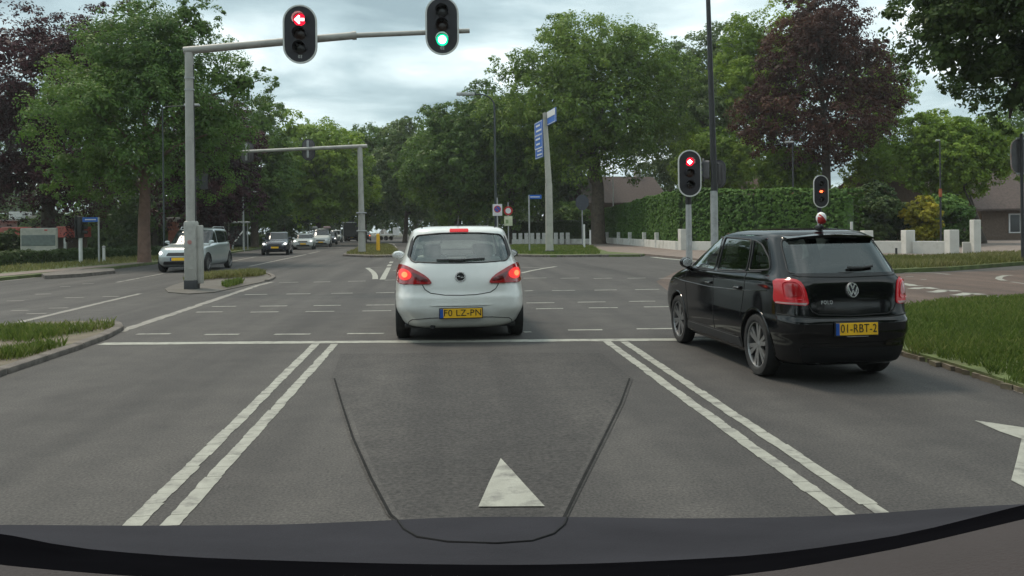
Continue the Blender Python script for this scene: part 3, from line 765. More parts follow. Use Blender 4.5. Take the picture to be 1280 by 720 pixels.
def hedge(name, label, path, h, th, pal, n, s, seed, z0=.05, wob=.12, cat='hedge', hs=None):
    """clipped hedge along ground points: solid dark core under a skin of leaves"""
    r = np.random.default_rng(seed)
    P = [np.array((p[0], p[1])) for p in path]
    root = empty(name, (P[0][0], P[0][1], 0), 0, label, cat)
    off = np.array((P[0][0], P[0][1], 0))
    hs = hs or [h] * len(P)
    core = MB(); Cs = []; Ns = []
    for i in range(len(P) - 1):
        a, b = P[i], P[i + 1]; d = b - a; L = np.linalg.norm(d); d = d / L; nrm = np.array((-d[1], d[0]))
        k = int(L * 420)
        t = r.random(k); u = r.random(k)
        hh = hs[i] + (hs[i + 1] - hs[i]) * t + wob * np.sin(t * L * 1.1) * .5
        # faces: front, back, top
        which = r.random(k)
        x = np.where(which < .42, -th / 2, np.where(which < .60, th / 2, (r.random(k) - .5) * th))
        z = np.where(which < .60, z0 + u * (hh - z0), hh)
        x = x + r.normal(0, wob * .35, k); z = z + r.normal(0, wob * .3, k)
        xy = a[None] + d[None] * (t * L)[:, None] + nrm[None] * x[:, None]
        Cs.append(np.concatenate([xy, np.maximum(z, z0)[:, None]], 1))
        nn = np.zeros((k, 3)); sgn = np.where(which < .42, -1, np.where(which < .60, 1, 0)); nn[:, :2] = nrm[None] * sgn[:, None]; nn[:, 2] = np.where(which < .6, .15, 1)
        Ns.append(nn)
        ea = .45 if i == 0 else -.1; eb = -.45 if i == len(P) - 2 else .1
        q = [a - nrm * (th / 2 - .2) + d * ea, b - nrm * (th / 2 - .2) + d * eb, b + nrm * (th / 2 - .2) + d * eb, a + nrm * (th / 2 - .2) + d * ea]
        ht = [hs[i] - .2, hs[i + 1] - .2, hs[i + 1] - .2, hs[i] - .2]
        vs = [(p[0] - off[0], p[1] - off[1], z0) for p in q] + [(p[0] - off[0], p[1] - off[1], ht[j]) for j, p in enumerate(q)]
        core.add(vs, [(0, 1, 2, 3), (4, 5, 6, 7), (0, 1, 5, 4), (1, 2, 6, 5), (2, 3, 7, 6), (3, 0, 4, 7)])
    C = np.vstack(Cs) - off; Nn = np.vstack(Ns)
    tint0 = np.clip(.48 + .08 * np.sin(C[:, 0] * 1.3) + .06 * np.sin(C[:, 2] * 2.1 + C[:, 0]), 0, 1)
    V, tint = leaves(C, Nn, n, s, np.full(len(C), .13), r, tint0, .8)
    quads_object('foliage', V, tint, LEAF[pal], root)
    core.build('core', mat('hedge_core', (.045, .085, .024), .95, var=.6, scale=14, bump=1.0, bscale=16), root)
    return root
wall_px = [(742, 303.2), (772, 306.2), (800, 309), (846, 314), (940, 316), (1062, 317.3)]
WP = [G(*p) for p in wall_px]
def woods():
    r = np.random.default_rng(77)
    root = tag(empty('far_woods', GX(500, 230)), 'dark mass of far trees closing the view between the nearer crowns', None, None, 'stuff')
    k = 900
    px = r.uniform(-420, 1700, k); dp = r.uniform(215, 262, k); hz = r.random(k) ** .8 * 13 + .5
    C = np.array([GX(a, b)[:] for a, b in zip(px, dp)]); C[:, 2] = hz
    C -= np.array(root.location)
    Nn = np.tile(np.array([[0, -1., .3]]), (k, 1))
    V, t = leaves(C, Nn, 26000, 1.7, r.uniform(2.0, 4.2, k), r, r.uniform(.2, .7, k))
    ok = V.reshape(-1, 4, 3)[:, :, 2].min(1) > 0
    quads_object('foliage', V.reshape(-1, 4, 3)[ok].reshape(-1, 3), t[ok], LEAF['dark'], root)['kind'] = 'stuff'
woods()
def off_path(P, d):
    q = []
    for i, p in enumerate(P):
        t = P[min(i + 1, len(P) - 1)] - P[max(i - 1, 0)]; t.z = 0; t.normalize()
        q.append(p + Vector((-t.y, t.x, 0)) * d)
    return q
hedge('garden_hedge', 'tall clipped green hedge behind the white wall posts', off_path(WP, 1.15), 3.6, 1.7, 'hedge', 120000, .135, 61, hs=[3.35, 3.5, 3.7, 3.75, 3.45, 3.3], wob=.10)
hedge('clipped_hedge', 'dark clipped hedge behind the far white picket wall', [GX(636, 90), GX(736, 84)], 2.2, 1.4, 'hedged', 22000, .2, 62)
hedge('shrubbery', 'tall dark shrubbery behind the low red building and the big trunk', [GX(-260, 84), GX(60, 80), GX(200, 78), GX(296, 84)], 3.4, 3.0, 'dark', 26000, .34, 65, hs=[3.2, 3.0, 3.6, 3.0], wob=.5, cat='shrubs')
hedge('low_hedge', 'low dark hedge in front of the red building', [G(-140, 344), G(0, 334.5), G(70, 329), G(150, 325), G(225, 321)], .58, .9, 'hedged', 24000, .11, 63)
hedge('low_hedge', 'low brownish hedge beside the oncoming dark car', [G(283, 313), G(325, 308.5), G(365, 304)], 1.1, .9, 'hedged', 12000, .16, 64)

# ------------------------------------------------------------------ walls and houses
M_WHITE_WALL = mat('white_render', (.62, .61, .57), .85, var=.08, scale=2, bump=.15, bscale=40, dirt=(.42, .41, .36), dscale=1.2)
M_PICKET = mat('white_posts', (.60, .60, .57), .8, var=.1, scale=5, dirt=(.35, .35, .32), dscale=4)
M_GALV = mat('galvanised', (.42, .43, .43), .55, .55, var=.12, scale=5, dirt=(.28, .28, .27), dscale=3)
M_MAST = mat('mast_grey_paint', (.40, .39, .36), .6, .1, var=.08, scale=3, dirt=(.27, .265, .24), dscale=2.2)
M_CONC = mat('concrete_post', (.44, .43, .38), .85, var=.12, scale=4, dirt=(.28, .28, .24), dscale=2)
M_BLACK = mat('black_paint', (.018, .018, .020), .5, var=.15, scale=6)
M_DKGREY = mat('dark_grey_plastic', (.035, .036, .040), .6, var=.15, scale=6)
M_BLUE = mat('sign_blue', (.012, .12, .50), .45, var=.08, scale=5)
M_SIGNW = mat('sign_white', (.70, .70, .70), .5, var=.06, scale=5)
M_SIGNR = mat('sign_red', (.50, .03, .03), .5, var=.08, scale=5)
M_YELLOW = mat('bollard_yellow', (.75, .42, .02), .55, var=.1, scale=5)
M_BRICK_D = mat('brown_brick', (.12, .085, .065), .9, var=.25, scale=6, bump=.3, bscale=25)
M_ROOF_D = mat('brown_roof_tiles', (.085, .062, .055), .85, var=.25, scale=5, bump=.5, bscale=9)
M_ROOF_R = mat('red_brown_roof_tiles', (.14, .085, .065), .85, var=.25, scale=5, bump=.5, bscale=9)
M_WIN = mat('dark_window', (.02, .024, .026), .08, var=.2, scale=2)
M_RED_B = mat('red_panel', (.32, .055, .045), .6, var=.15, scale=2, dirt=(.22, .07, .06), dscale=.8)
M_GREY_B = mat('grey_panel', (.26, .24, .22), .7, var=.12, scale=2)

def wall_run(root, a, b, h, th, z0=0.0, name='wall'):
    d = b - a; d.z = 0; L = d.length; an = math.atan2(d.y, d.x)
    mb = MB(); mb.rbox((0, 0, h / 2), (L, th, h), .02)
    o = mb.build(name, M_WHITE_WALL, root)
    o.location = (a + b) / 2 - root.location + Vector((0, 0, z0)); o.rotation_euler = (0, 0, an)
def pier(root, p, w, h, name='pier', m=None, an=0):
    mb = MB(); mb.rbox((0, 0, h / 2), (w, w, h), .025)
    o = mb.build(name, m or M_WHITE_WALL, root); o.location = p - root.location; o.rotation_euler = (0, 0, an)
gw = empty('garden_wall', WP[0], 0, 'low white garden wall with slim posts in front of the tall hedge', 'wall')
for a, b in zip(WP, WP[1:]): wall_run(gw, a, b, .62 if a.x > 5 else .5, .16)
def wall_at(px):
    for i in range(len(wall_px) - 1):
        if wall_px[i][0] <= px <= wall_px[i + 1][0]:
            t = (px - wall_px[i][0]) / (wall_px[i + 1][0] - wall_px[i][0]); return WP[i].lerp(WP[i + 1], t)
for px in (748, 760, 773, 788, 806, 823):
    pier(gw, wall_at(px) - FWD * .18, .26, 1.15, 'post', M_PICKET)
pier(gw, wall_at(855) - FWD * .32, .62, 1.38)
RW = [G(1062, 317.8), G(1193, 320)]
rw = empty('front_wall', RW[0], 0, 'white garden wall with square piers in front of the golden shrub', 'wall')
for x0, x1 in ((1066, 1080), (1091, 1132), (1145, 1186)):
    t0, t1 = (x0 - 1062) / 131, (x1 - 1062) / 131
    wall_run(rw, RW[0].lerp(RW[1], t0), RW[0].lerp(RW[1], t1), .68, .2)
for x in (1085.5, 1138.5, 1190):
    pier(rw, RW[0].lerp(RW[1], (x - 1062) / 131), .46, 1.2)
gp = empty('gate_wall', G(1203, 319.2), 0, 'short white wall and tall pier right of the driveway gap', 'wall')
wall_run(gp, G(1203, 319.2), G(1216, 319.2), .62, .2); pier(gp, G(1219.5, 319.3), .34, 1.65)
# far picket wall
pw = empty('picket_wall', GX(640, 80), 0, 'far low white wall with upright slabs behind the green lawn', 'wall')
wall_run(pw, GX(640, 80), GX(741, 77), .55, .2)
for i in range(10):
    pier(pw, GX(643 + i * 7.4, 79.8 - i * .25), .34, 1.15, 'slab', M_PICKET)

def house(name, label, c, w, d, eave, ridge, rz, mw, mr, wins=(), over=.4, chimney=True, hip=0.0):
    root = empty(name, c, rz, label, 'house')
    mb = MB()
    mb.box((0, 0, eave / 2), (w, d, eave)); mb.build('wall', mw, root)
    if hip < .01:
        mb = MB(); mb.add([(-w / 2, -d / 2, eave), (-w / 2, d / 2, eave), (-w / 2, 0, ridge - .05), (w / 2, -d / 2, eave), (w / 2, d / 2, eave), (w / 2, 0, ridge - .05)], [(0, 1, 2), (3, 5, 4), (0, 2, 5, 3), (1, 4, 5, 2)])
        mb.build('gable', mw, root)
    W, DD = w / 2 + over, d / 2 + over
    z0 = eave - .15
    t = .16
    vs = [(-W, -DD, z0), (W, -DD, z0), (W, DD, z0), (-W, DD, z0), (-W + hip, 0, ridge), (W - hip, 0, ridge)]
    vs2 = [(x, y, z + t) for x, y, z in vs]
    mb = MB(); mb.add(vs + vs2, [(0, 1, 5, 4), (2, 3, 4, 5), (6, 7, 11, 10), (8, 9, 10, 11), (0, 1, 7, 6), (2, 3, 9, 8), (0, 4, 10, 6), (3, 4, 10, 9), (1, 5, 11, 7), (2, 5, 11, 8)])
    roof = mb.build('roof', mr, root)
    if chimney:
        MB().box((w * .33, .3, ridge + .2), (.7, .7, 1.4)).build('chimney', mat('chimney_render', (.4, .38, .33), .9), roof)
    for (x, z, ww, hh) in wins:
        f = MB(); f.rbox((x, -d / 2 - .03, z), (ww + .16, .1, hh + .16), .015); fo = f.build('window', M_SIGNW, root)
        n = max(1, round(ww / .75))
        for i in range(n):
            pw_ = ww / n - .06
            MB().box((x - ww / 2 + (i + .5) * ww / n, -d / 2 - .09, z), (pw_, .03, hh - .04)).build('pane', M_WIN, fo)
    return root
house('house', 'low brown house with dark roof and white-framed window at the right edge', GX(1330, 74), 17, 9, 2.75, 7.2, -.25, M_BRICK_D, M_ROOF_D, [(-5.5, 1.5, 1.6, 1.5), (-1.0, 1.4, 2.2, 1.7), (3.2, 1.4, 2.2, 1.7)], .9)
house('house', 'house with dark tiled roof and chimney showing left above the hedge', GX(768, 104), 10.5, 8, 4.6, 7.9, .25, M_BRICK_D, M_ROOF_D, [(-3, 3.2, 1.4, 1.3), (1.0, 3.2, 1.8, 1.3)], .4)
house('house', 'house with brown roof behind the hedge beside the tall lamp post', GX(908, 96), 9.5, 8, 4.6, 7.8, 0, M_BRICK_D, M_ROOF_R, [(0, 3.4, 2, 1.2)], .4, False, 1.5)
house('house', 'gabled brown house half hidden by shrubs right of the copper beech', GX(1135, 78), 9, 8, 4.8, 8.2, .5, M_BRICK_D, M_ROOF_R, [(1.5, 3.6, 1.6, 1.2)], .4, False)

# low red building on the left
rb = empty('low_building', GX(20, 66), -.06, 'long low building with a red band and open dark front at the far left', 'building')
MB().rbox((-3, 0, 1.72), (16, 4, .85), .03).build('red_band', M_RED_B, rb)
MB().rbox((-6, .2, 2.42), (10, 3.6, .52), .03).build('grey_upper_band', M_GREY_B, rb)
MB().rbox((-6, .2, 2.72), (10.4, 4.1, .07), .02).build('roof_edge', M_GALV, rb)
for x in (-10, -6.2, -2.4, 1.4, 4.8):
    MB().box((x, -1.8, .65), (.18, .18, 1.3)).build('column', M_GALV, rb)
MB().box((-3, 1.6, .65), (15.6, .2, 1.3)).build('back_wall', M_BRICK_D, rb)
ub = empty('low_building', GX(26, 80), 0, 'pale grey block rising behind the low red building', 'building')
MB().rbox((0, 0, 1.9), (1.2, 2, 3.8), .02).build('tower', mat('pale_panel', (.5, .5, .5), .7), ub)
MB().rbox((2.4, .2, 1.7), (3.0, 2, 3.4), .02).build('side_block', M_GREY_B, ub)
# billboard cabinet
bb = empty('billboard', GX(49, 47), 0, 'pale framed glass notice cabinet on short legs at the far left', 'billboard')
MB().rbox((0, 0, 1.18), (2.0, .22, 1.42), .06).build('cabinet', mat('cabinet_cream', (.42, .41, .36), .6, dirt=(.3, .3, .27)), bb)
MB().rbox((0, -.115, 1.18), (1.84, .04, .62), .015).build('glass_front', mat('cabinet_glass', (.12, .15, .14), .12, var=.2), bb)
MB().rbox((.42, -.13, 1.76), (.16, .03, .07), .01).build('emblem', M_SIGNR, bb)
for x in (-.5, .4): MB().box((x, 0, .25), (.14, .12, .5)).build('leg', M_GALV, bb)

# ------------------------------------------------------------------ signals and street furniture
M_PLATE = mat('signal_backplate', (.016, .015, .020), .55, var=.15, scale=5)
M_RIM = mat('signal_border', (.62, .63, .60), .5, var=.05, scale=4)
M_LENS_OFF = mat('lens_off', (.012, .010, .012), .2, var=.2, scale=9)
M_LENS_AMB = mat('lens_amber_off', (.03, .012, .008), .2, var=.2, scale=9)
M_RED_L = mat('lens_red_lit', (.3, .0, .01), .3, emit=(1.0, .006, .03), estr=1.1)
M_RED_HOT = mat('symbol_red_lit', (.8, .3, .3), .3, emit=(1.0, .62, .60), estr=6.0)
M_GREEN_L = mat('lens_green_lit', (.0, .3, .15), .3, emit=(.0, .70, .32), estr=1.1)
M_GREEN_HOT = mat('core_green_lit', (.5, .8, .7), .3, emit=(.70, 1.0, .90), estr=5.0)
M_ORANGE_HOT = mat('symbol_orange_lit', (.8, .3, .1), .3, emit=(1.0, .10, .03), estr=3.2)
def stadium(w, h, n=14):
    r = w / 2; k = h / 2 - r
    return [(r * math.cos(math.pi * i / n), k + r * math.sin(math.pi * i / n)) for i in range(n + 1)] + [(-r * math.cos(math.pi * i / n), -k - r * math.sin(math.pi * i / n)) for i in range(n + 1)]
def signal_head(root, pos, w, h, lit=None, symbol=None, rz=0.0, num=None, back=False):
    """round-ended black backplate with pale border; lenses at spacing h*.24; faces -y"""
    MR = Matrix.Rotation(rz, 3, 'Z') @ XF
    k = w / .85
    head = MB(); head.prism(stadium(w * .90, h * .945), 0, .03, MR)
    # housing behind the plate
    head.prism(stadium(w * .46, h * .80), -.22, 0, MR)
    hd = head.build('signal_head', mat('signal_back_grey', (.11, .105, .11), .6) if back else M_PLATE, root, True, 40); hd.location = pos
    b = MB()
    o_, i_ = stadium(w, h), stadium(w * .905, h * .95)
    n = len(o_)
    vs = [MR @ Vector((p[0], p[1], z)) for z in (-.012, .042) for p in o_] + [MR @ Vector((p[0], p[1], z)) for z in (-.012, .042) for p in i_]
    fs = []
    for i in range(n):
        j = (i + 1) % n
        fs += [(i, j, n + j, n + i), (2 * n + i, 2 * n + j, 3 * n + j, 3 * n + i), (n + i, n + j, 3 * n + j, 3 * n + i), (i, j, 2 * n + j, 2 * n + i)]
    b.add(vs, fs); b.build('border', M_DKGREY if back else M_RIM, hd)
    lr = .152 * k
    for i, name in ((1, 'red'), (0, 'amber'), (-1, 'green')):
        zc = i * h * .243
        on = lit == name
        lens = MB(); lens.lathe([(0, .055), (lr * .5, .052), (lr * .85, .042), (lr, .031)], 24, MR, MR @ Vector((0, zc, 0)))
        m = {'red': M_RED_L, 'green': M_GREEN_L, 'amber': M_LENS_AMB}[name] if on else (M_LENS_AMB if name == 'amber' else M_LENS_OFF)
        lo = lens.build('lens', m, hd, True)
        v = MB(); v.lathe([(lr * 1.08, .03), (lr * 1.12, .25 * k), (lr * 1.06, .25 * k), (lr * 1.02, .03)], 20, MR, MR @ Vector((0, zc, 0)), math.radians(-25), math.radians(205))
        v.build('visor', M_PLATE, hd, True, 50)
        if on:
            sy = MB()
            if symbol == 'arrow_left':
                pl = [(-.85, 0), (-.12, .72), (.06, .55), (-.22, .2), (.72, .2), (.72, -.2), (-.22, -.2), (.06, -.55), (-.12, -.72)]
            elif symbol == 'diamond':
                pl = [(-.62, 0), (0, .62), (.62, 0), (0, -.62)]
            elif symbol == 'bar':
                pl = [(.62 * math.cos(t * .4), .45 * math.sin(t * .4)) for t in range(16)]
            else:
                pl = [(.66 * math.cos(t * .2618), .66 * math.sin(t * .2618)) for t in range(24)]
            sy.prism([(x * lr, zc + y * lr) for x, y in pl], .056, .066, MR)
            sy.build('lit_symbol', {'red': M_RED_HOT, 'green': M_GREEN_HOT, 'amber': M_ORANGE_HOT}[name], hd)
    if num:
        T = Matrix.Rotation(rz, 3, 'Z') @ TXR
        text_mesh('lettering', num, .11 * k, T, T @ Vector((0, -h * .385, .036)), M_RIM, hd, .002)
    return hd

def depth_of(p): return (Vector(p) - EYE).dot(FWD)
# nearest gantry
b0 = G(240, 362); z0 = depth_of(b0)
g1 = empty('signal_gantry', b0, 0, 'grey signal mast on the island with an arm holding two signals over the road', 'traffic light')
tz = Hz(238, 66, z0)
mb = MB(); mb.tube([(0, 0, 1.55), (0, 0, tz)], [.128, .105], 20); mb.build('mast', M_MAST, g1, True)
mb = MB(); mb.rbox((0, 0, .95), (.31, .31, 1.62), .05); mb.build('mast_base', M_MAST, g1, True)
mb = MB(); mb.rbox((.21, .03, .9), (.12, .22, 1.5), .02); mb.build('cable_box', M_MAST, g1, True)
mb = MB(); mb.rbox((0, 0, .10), (.33, .33, .32), .04); mb.build('foot', M_DKGREY, g1, True)
mb = MB(); mb.lathe([(0, .01), (.055, .008), (.055, 0)], 16, Matrix(((1, 0, 0), (0, 0, -1), (0, 1, 0))), (0, -.156, 1.22)); mb.build('sticker', mat('faded_sticker', (.42, .20, .18), .6, var=.4, scale=30), g1)
MB().rbox((0, -.157, .78), (.17, .012, .52), .004).build('hatch', mat('hatch_paint', (.37, .36, .33), .6, .1), g1)
for sx in (-1, 1):
    for zb_ in (.30, 1.66): MB().tube([(sx * .10, -.15, zb_), (sx * .10, -.172, zb_)], .014, 6).build('bolt', M_GALV, g1)
MB().tube([(.13, -.05, 1.6), (.12, -.03, 3.2), (.105, -.02, tz - .3)], .012, 6).build('cable', M_DKGREY, g1, True)
for zz_ in (1.74, tz - .65, tz - .95):
    mb = MB(); mb.lathe([(.116, -.02), (.124, -.02), (.124, .02), (.116, .02)], 18, None, (0, 0, zz_)); mb.build('band', M_GALV, g1, True)
pa, pm, pe = D(230, 63.5, z0), D(441, 44.5, z0 + .35), D(587, 38.5, z0 + .6)
mb = MB(); mb.tube([pa - b0, pm - b0], [.10, .098], 18); mb.build('arm', M_MAST, g1, True)
mb = MB(); mb.tube([pm - b0, pe - b0], [.068, .062], 16); mb.build('arm_extension', M_MAST, g1, True)
mb = MB(); mb.tube([pm - b0 + (pa - pm) * .004, pm - b0 + (pe - pm) * .03], [.112, .112], 18); mb.build('arm_collar', M_MAST, g1, True)
q1 = D(378, 45.5, z0 + .2) - FWD * .22; q2 = D(553.5, 35, z0 + .5) - FWD * .2
signal_head(g1, q1 - b0, .87, 1.51, 'red', 'arrow_left', -.04, '03')
signal_head(g1, q2 - b0, .87, 1.51, 'green', 'disc', -.04, '02')

# second gantry, seen from behind
b1 = G(452.5, 319); z1 = depth_of(b1)
g2 = empty('signal_gantry', b1, 0, 'pale signal mast on the far median whose arm shows the backs of two signals', 'traffic light')
tz = Hz(448, 184, z1)
mb = MB(); mb.tube([(0, 0, 0), (0, 0, 2.6)], [.235, .21], 16); mb.build('mast_base', M_MAST, g2, True)
mb = MB(); mb.tube([(0, 0, 2.6), (-.05, 0, tz + .1)], [.175, .15], 16); mb.build('mast', M_MAST, g2, True)
mb = MB(); mb.tube([(0, 0, 0), (0, 0, .22)], [.27, .27], 16); mb.build('foot', M_DKGREY, g2, True)
for zz_ in (1.5, 2.62):
    mb = MB(); mb.rbox((0, 0, zz_), (.6, .5, .09), .02); mb.build('band', M_GALV, g2, True)
pa, pe = D(459, 182.5, z1), D(294, 190, z1 - .6)
mb = MB(); mb.tube([pa - b1, pe - b1], [.12, .085], 14); mb.build('arm', M_MAST, g2, True)
for (x, y) in ((307, 190), (384, 186.5)):
    p = D(x, y, z1 - .3) + FWD * .32
    hd = signal_head(g2, p - b1, .80, 1.35, None, None, math.pi - .05, None, True)
    mb = MB(); mb.rbox((0, -.29, 0), (.13, .1, 1.05), .02); mb.build('mounting_rail', M_GALV, hd)

# post-mounted signals at the far right corner
def signal_post(px, top, bot, depth, wpx, lit, sym, label, base_m=None):
    b = GX(px + 1.5, depth); b.z = 0
    root = empty('traffic_signal', b, 0, label, 'traffic light')
    h = (bot - top) * depth / F; w = wpx * depth / F
    zc = Hz(px, (top + bot) / 2, depth)
    mb = MB(); mb.tube([(0, 0, 0), (0, 0, zc - h * .62)], [.105, .085], 14); mb.build('post', M_GALV, root, True)
    mb = MB(); mb.tube([(0, 0, zc - h * .66), (0, 0, zc - h * .2)], [.095, .095], 14); mb.build('post_top', M_BLACK, root, True)
    hd = signal_head(root, D(px, (top + bot) / 2, depth) - b - FWD * .28, w, h, lit, sym, -.10)
    return root, zc
signal_post(859.5, 188.5, 246.5, 25.5, 28.5, 'red', 'diamond', 'signal with lit red diamond on a grey post behind the black car')
r2, zc = signal_post(1023, 219.5, 260, 35.5, 18.5, 'amber', 'bar', 'smaller signal with orange-red light behind the roof of the black car')
# tall lamp post and the back of a signal on it
b = GX(893, 33); b.z = 0
lp = empty('lamp_post', b, 0, 'tall black lamp post running out of the top of the picture', 'lamp post')
zt = 13.2
mb = MB(); mb.tube([(0, 0, 0), (0, 0, 2.9)], [.15, .145], 16); mb.build('lower_sleeve', M_GALV, lp, True)
mb = MB(); mb.tube([(0.02, 0, 2.85), (-.02, 0, 5.0), (-.20, 0, zt)], [.135, .12, .075], 14); mb.build('pole', M_BLACK, lp, True)
mb = MB(); mb.tube([(-.2, 0, zt), (-.3, -.4, zt + .5), (-.5, -1.5, zt + .75)], .045, 10); mb.build('arm', M_BLACK, lp, True)
mb = MB(); mb.rbox((-.55, -1.9, zt + .74), (.3, .8, .12), .04); mb.build('lamp_head', M_GALV, lp, True)
hd = signal_head(lp, Vector((.28, .28, Hz(905, 217, 33))), .62, 1.15, None, None, math.pi - .7, None, True)
hd2 = signal_head(lp, Vector((-.32, .25, Hz(880, 212, 33))), .46, .95, None, None, math.pi + 1.15, None, True)
mb = MB(); mb.tube([(.0, 0, Hz(900, 205, 33)), (.28, .1, Hz(900, 205, 33))], .03, 8); mb.build('bracket', M_BLACK, lp)

# direction sign
b = G(687, 318.3); dz = depth_of(b)
ds = empty('direction_sign', b, 0, 'tall pale post with blue direction panels beyond the white car', 'road sign')
zt = Hz(680, 141, dz)
lean = Vector((-.16, 0, 0))
mb = MB(); mb.tube([(0, 0, 0), (0, 0, 4.1)], [.23, .20], 18); mb.build('lower_post', M_CONC, ds, True)
mb = MB(); mb.tube([(0, 0, 4.1), (-.18, 0, zt)], [.185, .12], 18); mb.build('post', M_CONC, ds, True)
mb = MB(); mb.rbox((0, 0, .12), (.5, .5, .26), .05); mb.build('foot', M_DKGREY, ds, True)
dirv = (RGT0 * .42 - FWD * 2.0); dirv.normalize()
ang = math.atan2(dirv.y, dirv.x)
def panel(cx, zc, L, h, white_top, side):
    P = MB(); P.rbox((0, 0, 0), (L, .05, h), .015)
    o = P.build('panel', M_BLUE, ds); off = Vector((-.17, 0, 0)) + dirv * cx - RGT0 * (.12 if side < 0 else -.12)
    o.location = Vector((off.x, off.y, zc)); o.rotation_euler = (0, 0, ang)
    for s in (-1, 1):
        e = MB()
        y = s * .032
        e.box((0, y, h / 2 - .045), (L - .06, .012, .03)); e.box((0, y, -h / 2 + .045), (L - .06, .012, .03))
        e.box((-L / 2 + .05, y, 0), (.03, .012, h - .12)); e.box((L / 2 - .05, y, 0), (.03, .012, h - .12))
        e.build('panel_border', M_SIGNW, o)
        w = MB()
        if white_top: w.box((0, y * 1.15, h * .22), (L - .12, .014, h * .40))
        else:
            for q in range(2):
                w.box((rng.uniform(-.1, .1) * L, y * 1.15, h * (.2 - .36 * q)), (L * rng.uniform(.45, .65), .014, h * .13))
        w.build('legend', M_SIGNW, o)
y2z = lambda y: Hz(678, y, dz)
panel(1.02, y2z(149), 1.9, .80, True, 1)
panel(-1.02, y2z(158), 1.9, .82, False, -1)
panel(-1.02, y2z(175), 1.9, .82, False, -1)
panel(-.95, y2z(189.5), 1.8, .62, False, -1)

def simple_post(name, label, cat, base, h, r, m, top=True, group=None):
    root = empty(name, base, 0, label, cat, group)
    mb = MB(); mb.tube([(0, 0, 0), (0, 0, h)], [r, r * .9], 12); mb.build('post', m, root, True)
    return root
# street name sign beyond the white car
s = simple_post('street_name_sign', 'slim grey post with a blue street name plate left of the direction sign', 'street sign', G(662, 317.6), Hz(662, 245, 50), .05, M_GALV)
zp = Hz(668, 247, 50)
MB().rbox((.36, 0, zp), (.78, .03, .24), .01).build('name_plate', M_BLUE, s)
MB().rbox((.36, -.02, zp), (.56, .012, .05), .003).build('legend', M_SIGNW, s)
# no-parking sign and round sign
b = GX(622, 47); b.z = 0
s = simple_post('road_sign', 'white square plate with a red and blue roundel above the white car', 'road sign', b, 3.3, .04, M_GALV)
zp = Hz(622, 262.5, 47)
MB().rbox((0, -.06, zp), (.54, .03, .66), .01).build('plate', M_SIGNW, s)
def disc(name, r, y, z, m, parent, r0=0.0, x=0):
    return MB().lathe([(r0, 0), (r0, .012), (r, .012), (r, 0)] if r0 else [(0, .012), (r, .012), (r, 0)], 28, XF, (x, y, z)).build(name, m, parent)
disc('roundel', .19, -.077, zp + .05, M_BLUE, s); disc('roundel_ring', .20, -.081, zp + .05, M_SIGNR, s, .15)
mb = MB(); mb.box((0, -.098, zp + .05), (.34, .012, .045), Matrix.Rotation(R(45), 3, 'Y')); mb.build('roundel_bar', M_SIGNR, s)
b = GX(635.5, 46); b.z = 0
s = simple_post('road_sign', 'round red-rimmed sign over a pale plate above the right of the white car', 'road sign', b, 3.0, .035, M_GALV)
zp = Hz(635, 263.5, 46)
disc('sign_disc', .25, -.05, zp, M_SIGNR, s); disc('sign_centre', .155, -.066, zp, M_SIGNW, s)
MB().rbox((0, -.06, zp - .57), (.46, .03, .54), .01).build('lower_plate', mat('pale_plate', (.55, .58, .40), .6, var=.2, scale=4), s)
MB().rbox((-.08, -.08, zp - .60), (.16, .012, .22), .003).build('pictogram', mat('plate_green', (.25, .33, .15), .6), s)

def lamp(name, label, base_px, depth, h, arm, m=M_GALV, r=.07, head=(.6, .18, .1), curved=False):
    b = GX(base_px, depth); b.z = 0
    root = empty(name, b, 0, label, 'lamp post')
    if curved:
        pts = [(0, 0, 0), (0, 0, h - .9)] + [(arm * (1 - math.cos(t * math.pi / 10)) * .5, 0, h - .9 + .9 * math.sin(t * math.pi / 10)) for t in range(1, 6)] + [(arm, 0, h + .02)]
        rad = [r, r * .7] + [r * .5] * 6
        MB().tube(pts, rad, 10).build('pole', m, root, True)
    else:
        MB().tube([(0, 0, 0), (0, 0, h)], [r, r * .6], 10).build('pole', m, root, True)
        MB().tube([(0, 0, h - .05), (arm, 0, h)], r * .5, 8).build('arm', m, root, True)
    MB().rbox((arm, 0, h + .02), head, .03).build('lamp_head', M_GALV, root, True)
    return root
M_DKGREEN = mat('dark_green_paint', (.03, .04, .04), .5)
lamp('lamp_post', 'thin dark lamp post with a curved arm above the white car', 620, 60, Hz(620, 118, 60), -2.1, M_DKGREEN, .11, (1.3, .35, .2), True)
lamp('lamp_post', 'grey lamp post with a short arm in front of the left purple foliage', 205, 33, Hz(205, 132, 33), 1.15, M_DKGREEN, .042)
lamp('lamp_post', 'small grey lamp post behind the silver car', 304.5, 66, Hz(305, 240, 66), .85, M_GALV, .08)
lamp('lamp_post', 'slim pole rising through the shrubs left of the copper beech trunk', 992, 55, Hz(992, 178, 55), -.25, M_DKGREY, .07, (.5, .3, .12))
MB().tube([(0, 0, Hz(992, 264, 54)), (0, 0, Hz(992, 240, 54))], .10, 8).build('orange_band', mat('dull_orange', (.35, .10, .04), .7), bpy.data.objects['lamp_post.004'])
lamp('lamp_post', 'slim black pole on the grass strip before the white wall', 1176, 40, Hz(1172, 176, 40), -.1, M_DKGREY, .055, (.2, .12, .08))
MB().tube([(0, 0, Hz(1172, 246, 40)), (0, 0, Hz(1172, 236, 40))], .075, 8).build('orange_band', MATS['dull_orange'], bpy.data.objects['lamp_post.005'])
lamp('lamp_post', 'white lamp with square head in front of the left hedge roof', 767, 92, Hz(767, 217, 92), .25, M_GALV, .09, (.7, .25, .15))
